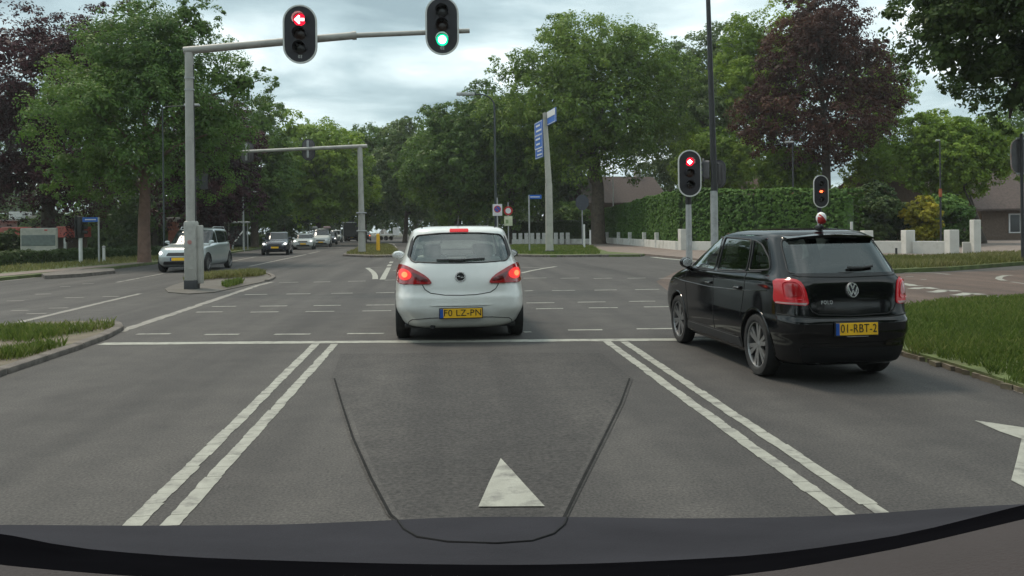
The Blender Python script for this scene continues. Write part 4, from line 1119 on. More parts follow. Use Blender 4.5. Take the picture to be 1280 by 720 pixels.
# plates seen from behind
b = GX(728, 72); b.z = 0
s = simple_post('road_sign', 'dark back of an eight-sided sign left of the hedge', 'road sign', b, 3.6, .06, M_GALV)
zp = Hz(728, 253, 72)
oc = [(.62 * math.cos(R(22.5 + 45 * i)), .72 * math.sin(R(22.5 + 45 * i))) for i in range(8)]
MB().prism(oc, -.02, .02, XF, (0, -.06, zp)).build('sign_back', mat('sign_back_dark', (.05, .055, .075), .6), s)
b = GX(1278, 29); b.z = 0
s = simple_post('road_sign', 'grey back of a large rounded sign cut by the right edge', 'road sign', b, 4.6, .055, M_DKGREY)
zp = Hz(1275, 195, 29)
MB().prism(round_poly([(-.42, -.62), (.75, -.62), (.75, .62), (-.42, .62)], .38, 6), -.02, .02, XF, (.1, .10, zp)).build('sign_back', mat('sign_back_grey', (.16, .155, .16), .5, .3), s)
rim = round_poly([(-.42, -.62), (.75, -.62), (.75, .62), (-.42, .62)], .38, 6)
MB().tube([(x + .1, .10, zp + y) for x, y in rim + rim[:1]], .025, 6, False).build('sign_rim', mat('sign_rim', (.45, .40, .38), .5, .2, dirt=(.40, .05, .04), dscale=1.5), s)
MB().rbox((.1, .05, zp + .62), (.5, .08, .07), .02).build('bracket', M_GALV, s)
MB().rbox((.1, .05, zp - .62), (.5, .08, .07), .02).build('bracket', M_GALV, s)

# left street furniture
b = G(124, 331.5); dl = depth_of(b)
s = simple_post('street_name_sign', 'blue street name plate on a thin post at the left verge', 'street sign', b, Hz(124, 271.5, dl), .045, M_GALV)
zp = Hz(115, 274.5, dl)
MB().rbox((-.37, 0, zp), (.74, .03, .22), .01).build('name_plate', M_BLUE, s)
MB().rbox((-.37, -.02, zp), (.5, .012, .05), .003).build('legend', M_SIGNW, s)
b = G(101, 331); dl = depth_of(b)
s = empty('signal_post', b, 0, 'white-footed post with a dark signal box beside the blue street sign', 'traffic light')
MB().tube([(0, 0, 0), (0, 0, Hz(101, 297, dl))], .085, 12).build('white_post', M_SIGNW, s, True)
MB().rbox((0, 0, Hz(101, 284, dl)), (.26, .34, 1.05), .05).build('signal_box', M_BLACK, s, True)
MB().rbox((-.16, 0, Hz(101, 284, dl)), (.05, .44, 1.15), .02).build('backplate', M_DKGREY, s, True)
for k in range(3): MB().tube([(.12, 0, Hz(101, 278 + 6 * k, dl)), (.32, 0, Hz(101, 278.5 + 6 * k, dl))], .09, 10).build('visor', M_BLACK, s, True)
s = simple_post('bollard', 'short white post right of the blue street sign', 'bollard', G(130, 330), Hz(130, 309, depth_of(G(130, 330))), .07, M_SIGNW)
MB().lathe([(0, .05), (.07, .03), (.078, 0), (.078, -.05)], 12, None, (0, 0, .86)).build('cap', M_GALV, s, True)
s = simple_post('bollard', 'yellow post on the far median', 'bollard', GX(472.5, 56), 1.25, .13, M_YELLOW)
MB().lathe([(0, .06), (.10, .04), (.125, 0)], 12, None, (0, 0, 1.25)).build('cap', M_YELLOW, s, True)
s = simple_post('bollard', 'tall white post left of the hedge end', 'bollard', G(730.5, 312.5), 1.75, .07, M_SIGNW)
MB().lathe([(0, .05), (.06, .03), (.068, 0)], 10, None, (0, 0, 1.75)).build('cap', M_GALV, s, True)
s = simple_post('bollard', 'shorter white post beside the hedge end', 'bollard', G(738, 309.5), 1.35, .075, M_SIGNW)
MB().lathe([(0, .05), (.06, .03), (.068, 0)], 10, None, (0, 0, 1.35)).build('cap', M_GALV, s, True)
s = simple_post('bollard', 'small dark post in the grass before the white wall', 'bollard', GX(1120, 35), .45, .05, M_DKGREY)
MB().lathe([(0, .03), (.05, .02), (.055, 0)], 10, None, (0, 0, .45)).build('cap', M_DKGREY, s, True)
s = simple_post('bollard', 'black and white post behind the rear roof of the black car', 'bollard', GX(1064.5, 36), 1.62, .06, M_SIGNW)
MB().tube([(0, 0, 0), (0, 0, 1.2)], .066, 10).build('dark_sleeve', M_DKGREY, s, True)
s = simple_post('information_sign', 'dark rectangular panel on a thin post just right of the mast', 'road sign', GX(243, 50), 5.2, .05, M_DKGREY)
MB().rbox((.40, 0, Hz(250, 227, 50)), (.85, .06, .95), .02).build('panel', M_DKGREY, s)
MB().rbox((.36, 0, Hz(250, 219, 50)), (.9, .05, .05), .01).build('arm', M_GALV, s)
b = GX(217, 62); b.z = 0
s = empty('gate_pier', b, 0, 'red brick pier with a grey stone cap behind the silver car', 'pier')
MB().rbox((0, 0, 1.2), (.62, .62, 2.4), .02).build('shaft', mat('red_brick', (.22, .075, .055), .9, var=.25, scale=9, bump=.3, bscale=20), s)
MB().rbox((0, 0, 2.55), (.8, .8, .3), .05).build('cap', M_GREY_B, s)
# bus shelter
b = GX(285, 68); b.z = 0
s = empty('bus_shelter', b, .15, 'grey-framed glass bus shelter behind the silver car', 'bus shelter')
for x in (-1.5, 0, 1.5):
    MB().box((x, .7, 1.15), (.08, .08, 2.3)).build('post', M_GALV, s)
MB().rbox((0, .2, 2.36), (3.4, 1.5, .12), .03).build('roof', M_GALV, s)
for x in (-.75, .75): MB().box((x, .7, 1.2), (1.36, .02, 1.7)).build('pane', mat('shelter_glass', (.06, .07, .07), .1), s)
MB().rbox((0, .45, .5), (2.6, .35, .06), .02).build('bench', M_DKGREY, s)
MB().tube([(.6, -.7, .55), (1.5, -.7, 1.75)], .05, 8).build('barrier_bar', M_SIGNW, empty('barrier', b + Vector((.1, -.6, 0)), 0, 'white slanted barrier bar behind the silver car', 'barrier'))
MB().tube([(.6, -.7, 0), (.6, -.7, .62)], .06, 8).build('barrier_post', M_GALV, bpy.data.objects['barrier'])

# ------------------------------------------------------------------ vehicles
M_TYRE = mat('tyre_rubber', (.016, .016, .017), .85, var=.2, scale=12, dirt=(.04, .038, .035), dscale=6)
M_ALLOY = mat('alloy_wheel', (.34, .345, .35), .32, .85, var=.08, scale=8)
M_RIMDARK = mat('wheel_dark', (.02, .02, .022), .5)
M_CHROME = mat('chrome', (.80, .81, .82), .25, .8, var=.05)
M_TRIM = mat('black_trim', (.020, .020, .022), .55, var=.15, scale=10)
M_INTERIOR = mat('car_interior', (.10, .10, .10), .85, var=.2, scale=5)
M_SEAT = mat('seat_fabric', (.38, .39, .37), .9, var=.2, scale=9)
M_GROOVE = mat('shut_line', (.012, .012, .012), .8)
M_PLATE_Y = mat('plate_yellow', (.90, .52, .02), .5, var=.06)
M_PLATE_B = mat('plate_blue', (.01, .09, .42), .5)
M_INK = mat('plate_ink', (.012, .012, .012), .6)
M_LAMP_R = mat('tail_lamp_red', (.32, .008, .012), .12, var=.2, scale=10, coat=.6)
M_LAMP_DK = mat('tail_lamp_dark', (.10, .004, .008), .12, var=.2, scale=10, coat=.6)
M_LAMP_ON = mat('brake_lamp_lit', (.5, .03, .02), .3, emit=(1.0, .012, .012), estr=.42)
M_LAMP_HOT = mat('brake_bulb_lit', (.8, .2, .1), .3, emit=(1.0, .14, .03), estr=1.15)
M_LAMP_REDON = mat('lamp_red_glow', (.32, .004, .010), .2, emit=(1.0, .004, .015), estr=.06, coat=.4)
M_HEADLAMP = mat('headlamp', (.55, .57, .58), .12, .2, var=.15, scale=20)
M_HEAD_ON = mat('headlamp_lit', (.9, .9, .85), .2, emit=(1, .97, .9), estr=1.5)
M_GLASS = glass_mat('car_glass', (.82, .90, .86), .01, .06)
M_GLASS_D = glass_mat('privacy_glass', (.22, .25, .25), .01, .015)
M_GLASS_O = mat('far_car_glass', (.016, .02, .021), .04, var=.15, scale=3)
M_WHITE_CAR = mat('white_paint', (.73, .745, .72), .30, var=.02, scale=2, coat=.8, dirt=(.66, .67, .64), dscale=1.5)
M_BLACK_CAR = mat('black_car_paint', (.0045, .0047, .0056), .07, var=.15, scale=3, coat=.0, spec=.5)

def pchip(xs, ys):
    xs = np.array(xs, float); ys = np.array(ys, float)
    h = np.diff(xs); dl = np.diff(ys) / h
    m = np.zeros(len(xs)); m[0] = dl[0]; m[-1] = dl[-1]
    for i in range(1, len(xs) - 1):
        if dl[i - 1] * dl[i] <= 0: m[i] = 0
        else:
            w1, w2 = 2 * h[i] + h[i - 1], h[i] + 2 * h[i - 1]
            m[i] = (w1 + w2) / (w1 / dl[i - 1] + w2 / dl[i])
    def f(x):
        x = min(max(x, xs[0]), xs[-1])
        i = min(max(np.searchsorted(xs, x) - 1, 0), len(h) - 1)
        t = (x - xs[i]) / h[i]
        return float((2 * t ** 3 - 3 * t ** 2 + 1) * ys[i] + (t ** 3 - 2 * t ** 2 + t) * h[i] * m[i] + (-2 * t ** 3 + 3 * t ** 2) * ys[i + 1] + (t ** 3 - t ** 2) * h[i] * m[i + 1])
    return f
class Shape:
    """car body as stacked plan outlines: rows of (z, rear y, front y, half width, corner sharpness); +y is forward"""
    def __init__(s, rows):
        z = [r[0] for r in rows]
        s.z0, s.z1 = z[0], z[-1]
        s.yr, s.yf, s.w, s.n = [pchip(z, [r[k] for r in rows]) for k in (1, 2, 3, 4)]
    def rear(s, x, z):
        a, b, w, n = s.yr(z), s.yf(z), s.w(z), s.n(z)
        q = min(abs(x) / w, .992)
        return (a + b) / 2 - (b - a) / 2 * (1 - q ** n) ** (1 / n)
    def front(s, x, z):
        a, b, w, n = s.yr(z), s.yf(z), s.w(z), s.n(z)
        q = min(abs(x) / w, .992)
        return (a + b) / 2 + (b - a) / 2 * (1 - q ** n) ** (1 / n)
    def side(s, y, z):
        a, b, w, n = s.yr(z), s.yf(z), s.w(z), s.n(z)
        q = min(abs(y - (a + b) / 2) / ((b - a) / 2), .992)
        return w * (1 - q ** n) ** (1 / n)
    def pt(s, mode, a, b, off):
        """point on the skin: rear/front take (x, z), left/right take (y, z); pushed out by off"""
        e = .004
        if mode in ('rear', 'front'):
            f = s.rear if mode == 'rear' else s.front
            sg = -1 if mode == 'rear' else 1
            y = f(a, b)
            fx = (f(a + e, b) - f(a - e, b)) / (2 * e); fz = (f(a, b + e) - f(a, b - e)) / (2 * e)
            n = Vector((-fx * sg, sg, -fz * sg)).normalized()
            return Vector((a, y, b)) + n * off
        sg = -1 if mode == 'left' else 1
        x = s.side(a, b)
        fy = (s.side(a + e, b) - s.side(a - e, b)) / (2 * e); fz = (s.side(a, b + e) - s.side(a, b - e)) / (2 * e)
        n = Vector((sg, -fy, -fz)).normalized()
        return Vector((x * sg, a, b)) + n * off
    def mesh(s, nz=64, na=128, inset=0.0, za=None, zb=None):
        za = s.z0 if za is None else za; zb = s.z1 if zb is None else zb
        mb = MB()
        vs = []
        for i in range(nz + 1):
            t = i / nz
            t = t if inset else t
            z = za + (zb - za) * t
            zz = min(z + inset * .6, s.z1) if inset else z
            a, b, w, n = s.yr(zz) + inset, s.yf(zz) - inset, s.w(zz) - inset, s.n(zz)
            for k in range(na):
                th = 2 * math.pi * (k + .5) / na
                c, d = math.cos(th), math.sin(th)
                vs.append((w * math.copysign(abs(c) ** (2 / n), c), (a + b) / 2 + (b - a) / 2 * math.copysign(abs(d) ** (2 / n), d), z))
        fs = [(i * na + k, i * na + (k + 1) % na, (i + 1) * na + (k + 1) % na, (i + 1) * na + k) for i in range(nz) for k in range(na)]
        fs += [tuple(range(na - 1, -1, -1)), tuple(nz * na + k for k in range(na))]
        mb.add(vs, fs)
        return mb
def skin_patch(S, mode, poly, off, name, m, parent, rows=12, cols=20, skirt=.012, smooth=True):
    """a panel lying on the body skin with its outline drawn in rear/side view"""
    zs = [p[1] for p in poly]; zlo, zhi = min(zs), max(zs)
    mb = MB(); vs = []; grid = []
    def span(z):
        xs = []
        n = len(poly)
        for i in range(n):
            (x1, z1), (x2, z2) = poly[i - 1], poly[i]
            if (z1 <= z < z2) or (z2 <= z < z1): xs.append(x1 + (z - z1) / (z2 - z1) * (x2 - x1))
        return (min(xs), max(xs)) if len(xs) >= 2 else None
    eps = (zhi - zlo) * .004
    ts = [0.0, .03] + [i / rows for i in range(1, rows)] + [.97, 1.0]
    for t in sorted(ts):
        z = zlo + eps + (zhi - zlo - 2 * eps) * t
        sp = span(z)
        if sp is None: continue
        grid.append([(sp[0] + (sp[1] - sp[0]) * j / cols, z) for j in range(cols + 1)])
    nr = len(grid); nc = cols + 1
    for row in grid:
        for a, z in row: vs.append(S.pt(mode, a, z, off))
    fs = [(i * nc + j, i * nc + j + 1, (i + 1) * nc + j + 1, (i + 1) * nc + j) for i in range(nr - 1) for j in range(cols)]
    if skirt:
        ring = [(0, j) for j in range(nc)] + [(i, nc - 1) for i in range(1, nr)] + [(nr - 1, j) for j in range(nc - 2, -1, -1)] + [(i, 0) for i in range(nr - 2, 0, -1)]
        base = len(vs)
        for i, j in ring: vs.append(S.pt(mode, grid[i][j][0], grid[i][j][1], off - skirt))
        L = len(ring)
        for k in range(L):
            k2 = (k + 1) % L
            fs.append((ring[k][0] * nc + ring[k][1], ring[k2][0] * nc + ring[k2][1], base + k2, base + k))
    mb.add(vs, fs)
    return mb.build(name, m, parent, smooth, 50)
def skin_line(S, mode, pts, rad, name, m, parent, off=0.0, closed=False, sub=6):
    P = []
    q = list(pts) + ([pts[0]] if closed else [])
    for (a, b), (c, d) in zip(q, q[1:]):
        for k in range(sub): t = k / sub; P.append((a + (c - a) * t, b + (d - b) * t))
    P.append(q[-1])
    return MB().tube([S.pt(mode, a, b, off) for a, b in P], rad, 6).build(name, m, parent, True)
def boolean(ob, cut):
    md = ob.modifiers.new('cut', 'BOOLEAN'); md.operation = 'DIFFERENCE'; md.solver = 'EXACT'; md.object = cut
    try: md.material_mode = 'TRANSFER'
    except Exception: pass
    dg = bpy.context.evaluated_depsgraph_get()
    me = bpy.data.meshes.new_from_object(ob.evaluated_get(dg))
    old = ob.data; ob.modifiers.clear(); ob.data = me; me.name = old.name
    bpy.data.objects.remove(cut)
def make_wheel(root, x, y, r, w, spokes=10, style='alloy', side=1, detail=True):
    """wheel at (x, y), outside face towards side*x"""
    MX = Matrix(((0, 0, side), (0, 1, 0), (1, 0, 0)))       # local z -> outward x
    n = 36 if detail else 20
    tw = empty('wheel', (x, y, r)); tw.parent = root
    ri = r * .70
    h = w / 2
    MB().lathe([(ri, -h * .8), (r * .80, -h), (r * .95, -h * .92), (r * .995, -h * .6), (r, 0), (r * .995, h * .6), (r * .95, h * .92), (r * .80, h), (ri + .008, h * .86), (ri, h * .6), (ri, -h * .8)], n, MX).build('tyre', M_TYRE, tw, True, 50)
    b = MB(); b.lathe([(0, -h * .2), (ri * .9, -h * .2), (ri, -h * .5)], n, MX); b.build('brake_disc', M_RIMDARK, tw, True)
    b = MB(); b.lathe([(ri * 1.0, -h * .5), (ri * .97, h * .5), (ri * 1.0, h * .82), (ri * 1.045, h * .86), (ri * 1.02, h * .72)], n, MX)
    b.lathe([(0, h * .66), (r * .10, h * .64), (r * .17, h * .52), (r * .18, 0)], 20, MX)
    for k in range(spokes):
        a = 2 * math.pi * k / spokes + (.09 if k % 2 else -.09) * (1 if style == 'pair' else 0)
        w0, w1 = r * .055, r * (.075 if style == 'pair' else .06)
        tw_ = .10 if style == 'pair' else 0
        ca, sa = math.cos(a), math.sin(a)
        cb, sb = math.cos(a + tw_), math.sin(a + tw_)
        def P(rad, off, z, c_, s_): return MX @ Vector((c_ * rad - s_ * off, s_ * rad + c_ * off, z))
        zi, zo = h * .60, h * .70
        v = [P(r * .12, -w0, zi, ca, sa), P(r * .12, w0, zi, ca, sa), P(ri * .985, w1, zo, cb, sb), P(ri * .985, -w1, zo, cb, sb),
             P(r * .12, -w0, zi - .03, ca, sa), P(r * .12, w0, zi - .03, ca, sa), P(ri * .985, w1, zo - .03, cb, sb), P(ri * .985, -w1, zo - .03, cb, sb)]
        b.add(v, [(0, 1, 2, 3), (4, 5, 6, 7), (0, 1, 5, 4), (1, 2, 6, 5), (2, 3, 7, 6), (3, 0, 4, 7)])
    b.build('rim', M_ALLOY, tw, True, 30)
    return tw
def seats(root, ys=(0.15, -.85), xs=(-.36, .36), z=.52, top=1.02, m=None):
    for y in ys:
        for x in xs:
            st = MB(); st.rbox((x, y + .12, z), (.48, .5, .16), .06)
            st.rbox((x, y - .20, (z + top) / 2), (.46, .13, top - z + .1), .055, Matrix.Rotation(R(12), 3, 'X'))
            so = st.build('seat', m or M_SEAT, root, True)
            MB().rbox((x, y - .30, top + .13), (.25, .09, .17), .04).build('headrest', m or M_SEAT, so, True)
def mirror(root, S, y, z, paint, side, glass=True, out=.16):
    x = side * (S.side(y, z) + out * .62)
    b = MB(); b.lathe([(0, .05), (.045, .046), (.078, .03), (.09, 0), (.078, -.035), (.06, -.045), (0, -.045)], 20, Matrix(((1.12, 0, 0), (0, 0, 1.2), (0, .72, 0))), (x, y - .02, z + .055))
    b.tube([(side * S.side(y, z - .03), y + .02, z - .03), (x, y, z + .02)], [.035, .03], 8)
    o = b.build('mirror', paint, root, True)
    MB().lathe([(0, .004), (.062, .002), (.066, 0)], 20, Matrix(((1.12, 0, 0), (0, 0, -1), (0, .72, 0))), (x, y - .0745, z + .055)).build('mirror_glass', M_CHROME, o)
def plate(root, S, mode, z, text, w=.52, h=.112, lift=.012, x=0.0, rows=None):
    y = S.rear(x, z) if mode == 'rear' else S.front(x, z)
    s = -1 if mode == 'rear' else 1
    yy = y + s * lift
    p = MB(); p.rbox((x, yy, z), (w + .02, .018, h + .02), .005); po = p.build('number_plate', M_TRIM, root)
    MB().rbox((x, yy + s * .006, z), (w, .012, h), .003).build('plate_face', M_PLATE_Y, po)
    MB().rbox((x + s * (w / 2 - .022), yy + s * .008, z), (.044, .012, h - .002), .002).build('plate_strip', M_PLATE_B, po)
    if text:
        T = TXR if mode == 'rear' else TXF
        text_mesh('lettering', text, h * .98, T, (x - s * .02, yy + s * .0145, z + .002), M_INK, po, .001, spacing=1.06)
    return po
def mirror_poly(p): return [(-a, b) for a, b in p]

def car_body(name, S, root, paint, wheels, wr, hollow=True, cuts=()):
    """body shell with wheel wells, cabin cavity and window openings cut out. cuts: (mode, outline)"""
    mb = S.mesh(72, 132) if hollow else S.mesh(44, 80)
    o = mb.build(name, paint, None, True, 40)
    cl = []
    if hollow:
        c = S.mesh(30, 72, .055, .50, 1.405 if S.z1 > 1.45 else S.z1 - .06).build('cut', M_INTERIOR); boolean(o, c)
    for y in wheels:
        for sd in (-1, 1):
            b = MB(); b.lathe([(0, -.32), (wr, -.32), (wr, .5), (0, .5)], 40 if hollow else 24, Matrix(((0, 0, sd), (0, 1, 0), (1, 0, 0))), (sd * .86, y, wr - .045))
            boolean(o, b.build('cut', M_TRIM))
    if hollow:
        for mode, poly in cuts:
            b = MB()
            if mode == 'rear': b.prism(poly, .9, 2.6, XF)
            elif mode == 'front': b.prism(poly, -2.6, -.05, XF)
            else:
                sg = -1 if mode == 'left' else 1
                b.add([(sg * .40, y, z) for y, z in poly] + [(sg * 1.2, y, z) for y, z in poly], [tuple(range(len(poly))), tuple(range(len(poly), 2 * len(poly)))] + [(i, (i + 1) % len(poly), len(poly) + (i + 1) % len(poly), len(poly) + i) for i in range(len(poly))])
            boolean(o, b.build('cut', M_TRIM))
    o.data.polygons.foreach_set('use_smooth', [True] * len(o.data.polygons))
    o.data.set_sharp_from_angle(angle=R(38))
    o.parent = root
    return o
def inset_poly(p, k=.97):
    cx = sum(a for a, b in p) / len(p); cz = sum(b for a, b in p) / len(p)
    return [(cx + (a - cx) * k, cz + (b - cz) * k) for a, b in p]

# ---- white hatchback straight ahead
def white_hatch():
    S = Shape([(.17, -1.78, 1.70, .72, 4.2), (.21, -1.90, 1.84, .80, 4.4), (.30, -1.965, 1.95, .845, 4.8), (.45, -2.0, 1.99, .872, 6.0), (.56, -1.99, 1.985, .872, 6.0), (.64, -1.965, 1.97, .866, 5.8),
               (.74, -1.945, 1.92, .858, 5.6), (.82, -1.925, 1.78, .848, 5.5), (.90, -1.895, 1.52, .836, 5.4), (.97, -1.862, 1.18, .812, 5.2), (1.03, -1.825, .92, .778, 5.0), (1.10, -1.78, .74, .750, 5.0), (1.20, -1.71, .50, .718, 5.0),
               (1.30, -1.635, .30, .684, 4.6), (1.38, -1.585, .10, .655, 4.6), (1.425, -1.555, -.06, .628, 4.4), (1.455, -1.50, -.22, .590, 4.0), (1.476, -1.38, -.40, .53, 3.4), (1.49, -1.18, -.60, .40, 2.8)])
    p = G(575, 418.5)
    root = empty('white_hatchback', p + Vector((-.015, 1.18, 0)), R(.4), 'white hatchback with lit brake lights straight ahead at the stop line', 'car')
    rw = round_poly([(-.655, 1.075), (-.60, 1.025), (-.30, 1.012), (0, 1.008), (.30, 1.012), (.60, 1.025), (.655, 1.075), (.60, 1.30), (.555, 1.368), (.28, 1.392), (0, 1.396), (-.28, 1.392), (-.555, 1.368), (-.60, 1.30)], .05, 3)
    fw = round_poly([(-.66, 1.03), (.66, 1.03), (.55, 1.37), (-.55, 1.37)], .06, 4)
    sw = [round_poly([(.62, 1.02), (-.30, 1.02), (-.30, 1.37), (.02, 1.37)], .04, 3), round_poly([(-.38, 1.02), (-1.25, 1.05), (-1.10, 1.30), (-.38, 1.37)], .05, 3)]
    cuts = [('rear', rw), ('front', fw)] + [(sd, p_) for p_ in sw for sd in ('left', 'right')]
    car_body('body', S, root, M_WHITE_CAR, (-1.26, 1.26), .345, True, cuts)
    skin_patch(S, 'rear', [(a * 1.012, 1.20 + (b - 1.20) * 1.02) for a, b in rw], -.004, 'rear_window', M_GLASS, root, 16, 28, 0)
    skin_line(S, 'rear', rw, .010, 'window_seal', M_TRIM, root, .0, True, 2)
    skin_patch(S, 'front', fw, -.004, 'windscreen', M_GLASS, root, 12, 20, 0)
    for p_ in sw:
        for sd in ('left', 'right'): skin_patch(S, sd, p_, -.006, 'side_window', M_GLASS, root, 10, 12, 0)
    # dark corner fillets beside the rear glass
    for s in (-1, 1):
        pl = [(s * .660, 1.075), (s * .685, 1.10), (s * .638, 1.30), (s * .60, 1.36), (s * .612, 1.29)]
        skin_patch(S, 'rear', pl, .004, 'pillar_trim', M_TRIM, root, 8, 4, .006)
    # tail lamps: pointed inwards, wrapped round the corner
    for s in (-1, 1):
        lp_ = chaikin([(s * .81, .985), (s * .70, .985), (s * .57, .925), (s * .42, .84), (s * .355, .755), (s * .40, .742), (s * .60, .745), (s * .76, .735), (s * .815, .78), (s * .838, .88)], 1)
        lo = skin_patch(S, 'rear', lp_, .018, 'tail_lamp', M_LAMP_R, root, 12, 16, .03)
        ip = chaikin([(s * .62, .90), (s * .55, .87), (s * .41, .80), (s * .40, .775), (s * .56, .785)], 1)
        skin_patch(S, 'rear', ip, .022, 'lamp_inner', M_LAMP_DK, lo, 6, 8, .01)
        hot = chaikin([(s * .765, .935), (s * .67, .93), (s * .605, .87), (s * .63, .80), (s * .74, .785), (s * .785, .85)], 2)
        ho = skin_patch(S, 'rear', hot, .024, 'brake_light', M_LAMP_ON, lo, 8, 8, .01)
        cx, cz = s * (.695 if s < 0 else .72), .86
        hp = [(cx + .036 * math.cos(t * .3927), cz + .036 * math.sin(t * .3927)) for t in range(16)]
        skin_patch(S, 'rear', hp, .029, 'bulb', M_LAMP_HOT, lo, 6, 6, .008)
        gp_ = [(s * .52, .835), (s * .52, .855), (s * .70, .87), (s * .70, .85)]
    # hatch shut line, bumper creases
    gl = [(-.487, .742), (-.45, .68), (-.38, .635), (-.2, .608), (0, .602), (.2, .608), (.38, .635), (.45, .68), (.487, .742)]
    skin_line(S, 'rear', gl, .0055, 'hatch_seam', M_GROOVE, root, .001, False, 4)
    skin_line(S, 'rear', [(-.68, .17 + .03), (-.665, .26), (-.62, .295), (-.40, .318), (0, .325), (.40, .318), (.62, .295), (.665, .26), (.68, .2)], .005, 'bumper_seam', M_GROOVE, root, .0, False, 4)
    # plate recess lip
    skin_patch(S, 'rear', round_poly([(-.40, .487), (.40, .487), (.36, .47), (-.36, .47)], .004, 2), .006, 'recess_lip', M_WHITE_CAR, root, 3, 12, .012)
    skin_patch(S, 'rear', round_poly([(-.37, .468), (.37, .468), (.30, .462), (-.30, .462)], .002, 2), .001, 'recess_shadow_gap', M_GROOVE, root, 2, 10, .004)
    plate(root, S, 'rear', .378, 'F0 LZ-PN', .535, .118, .014)
    # round badge with a flash through it
    y = S.rear(0, .835)
    bd = MB(); bd.lathe([(.046, -.006), (.050, .012), (.066, .012), (.070, -.006)], 28, XF, (0, y - .012, .835))
    bo = bd.build('badge', M_CHROME, root, True, 40)
    MB().prism([(-.058, .004), (-.004, .016), (-.008, .004), (.058, -.004), (.004, -.016), (.008, -.004)], .0, .012, XF, (0, y - .016, .835)).build('badge_flash', M_CHROME, bo)
    MB().lathe([(0, .002), (.05, .002)], 24, XF, (0, y - .012, .835)).build('badge_disc', M_TRIM, bo)
    # third brake light, spoiler, antenna, washer, exhaust, wiper
    skin_patch(S, 'rear', round_poly([(-.125, 1.407), (.125, 1.407), (.122, 1.447), (-.122, 1.447)], .01, 2), .008, 'high_brake_light', mat('high_brake_lamp', (.35, .01, .012), .15, emit=(1, .01, .02), estr=.22), root, 5, 12, .02)
    MB().tube([(0, -1.05, 1.47), (0, -1.10, 1.515), (0, -1.3, 1.62)], [.022, .012, .004], 8).build('antenna', M_TRIM, root, True)
    MB().rbox((0, -1.06, 1.492), (.06, .12, .03), .012).build('antenna_base', M_TRIM, root, True)
    for s in (-1, 1): MB().rbox((s * .49, -1.32, 1.462), (.018, .05, .03), .006).build('roof_clip', M_TRIM, root, True)
    skin_line(S, 'rear', [(-.30, 1.045), (0.0, 1.04), (.32, 1.055)], .011, 'wiper', M_TRIM, root, .016)
    MB().tube([(-.36, -1.9, .20), (-.36, -1.55, .21)], .032, 12).build('exhaust', M_TRIM, root, True)
    # dark underside
    MB().rbox((0, -.05, .19), (1.45, 3.2, .06), .02).build('underbody', M_TRIM, root)
    for s in (-1, 1):
        for y in (-1.26, 1.26): make_wheel(root, s * .755, y, .302, .19, 10, 'plain', s)
        mirror(root, S, .60, 1.0, M_WHITE_CAR if s < 0 else M_TRIM, s, True, .20)
    seats(root, (.15, -.80), (-.36, .36), .52, 1.02)
    MB().rbox((0, .80, .93), (1.3, .5, .16), .05).build('dashboard', M_INTERIOR, root, True)
    MB().lathe([(.165, -.012), (.18, 0), (.165, .012), (.155, 0), (.165, -.012)], 24, Matrix.Rotation(R(65), 3, 'X'), (-.36, .50, .98)).build('steering_wheel', M_INTERIOR, root, True)
    return root
white_hatch()

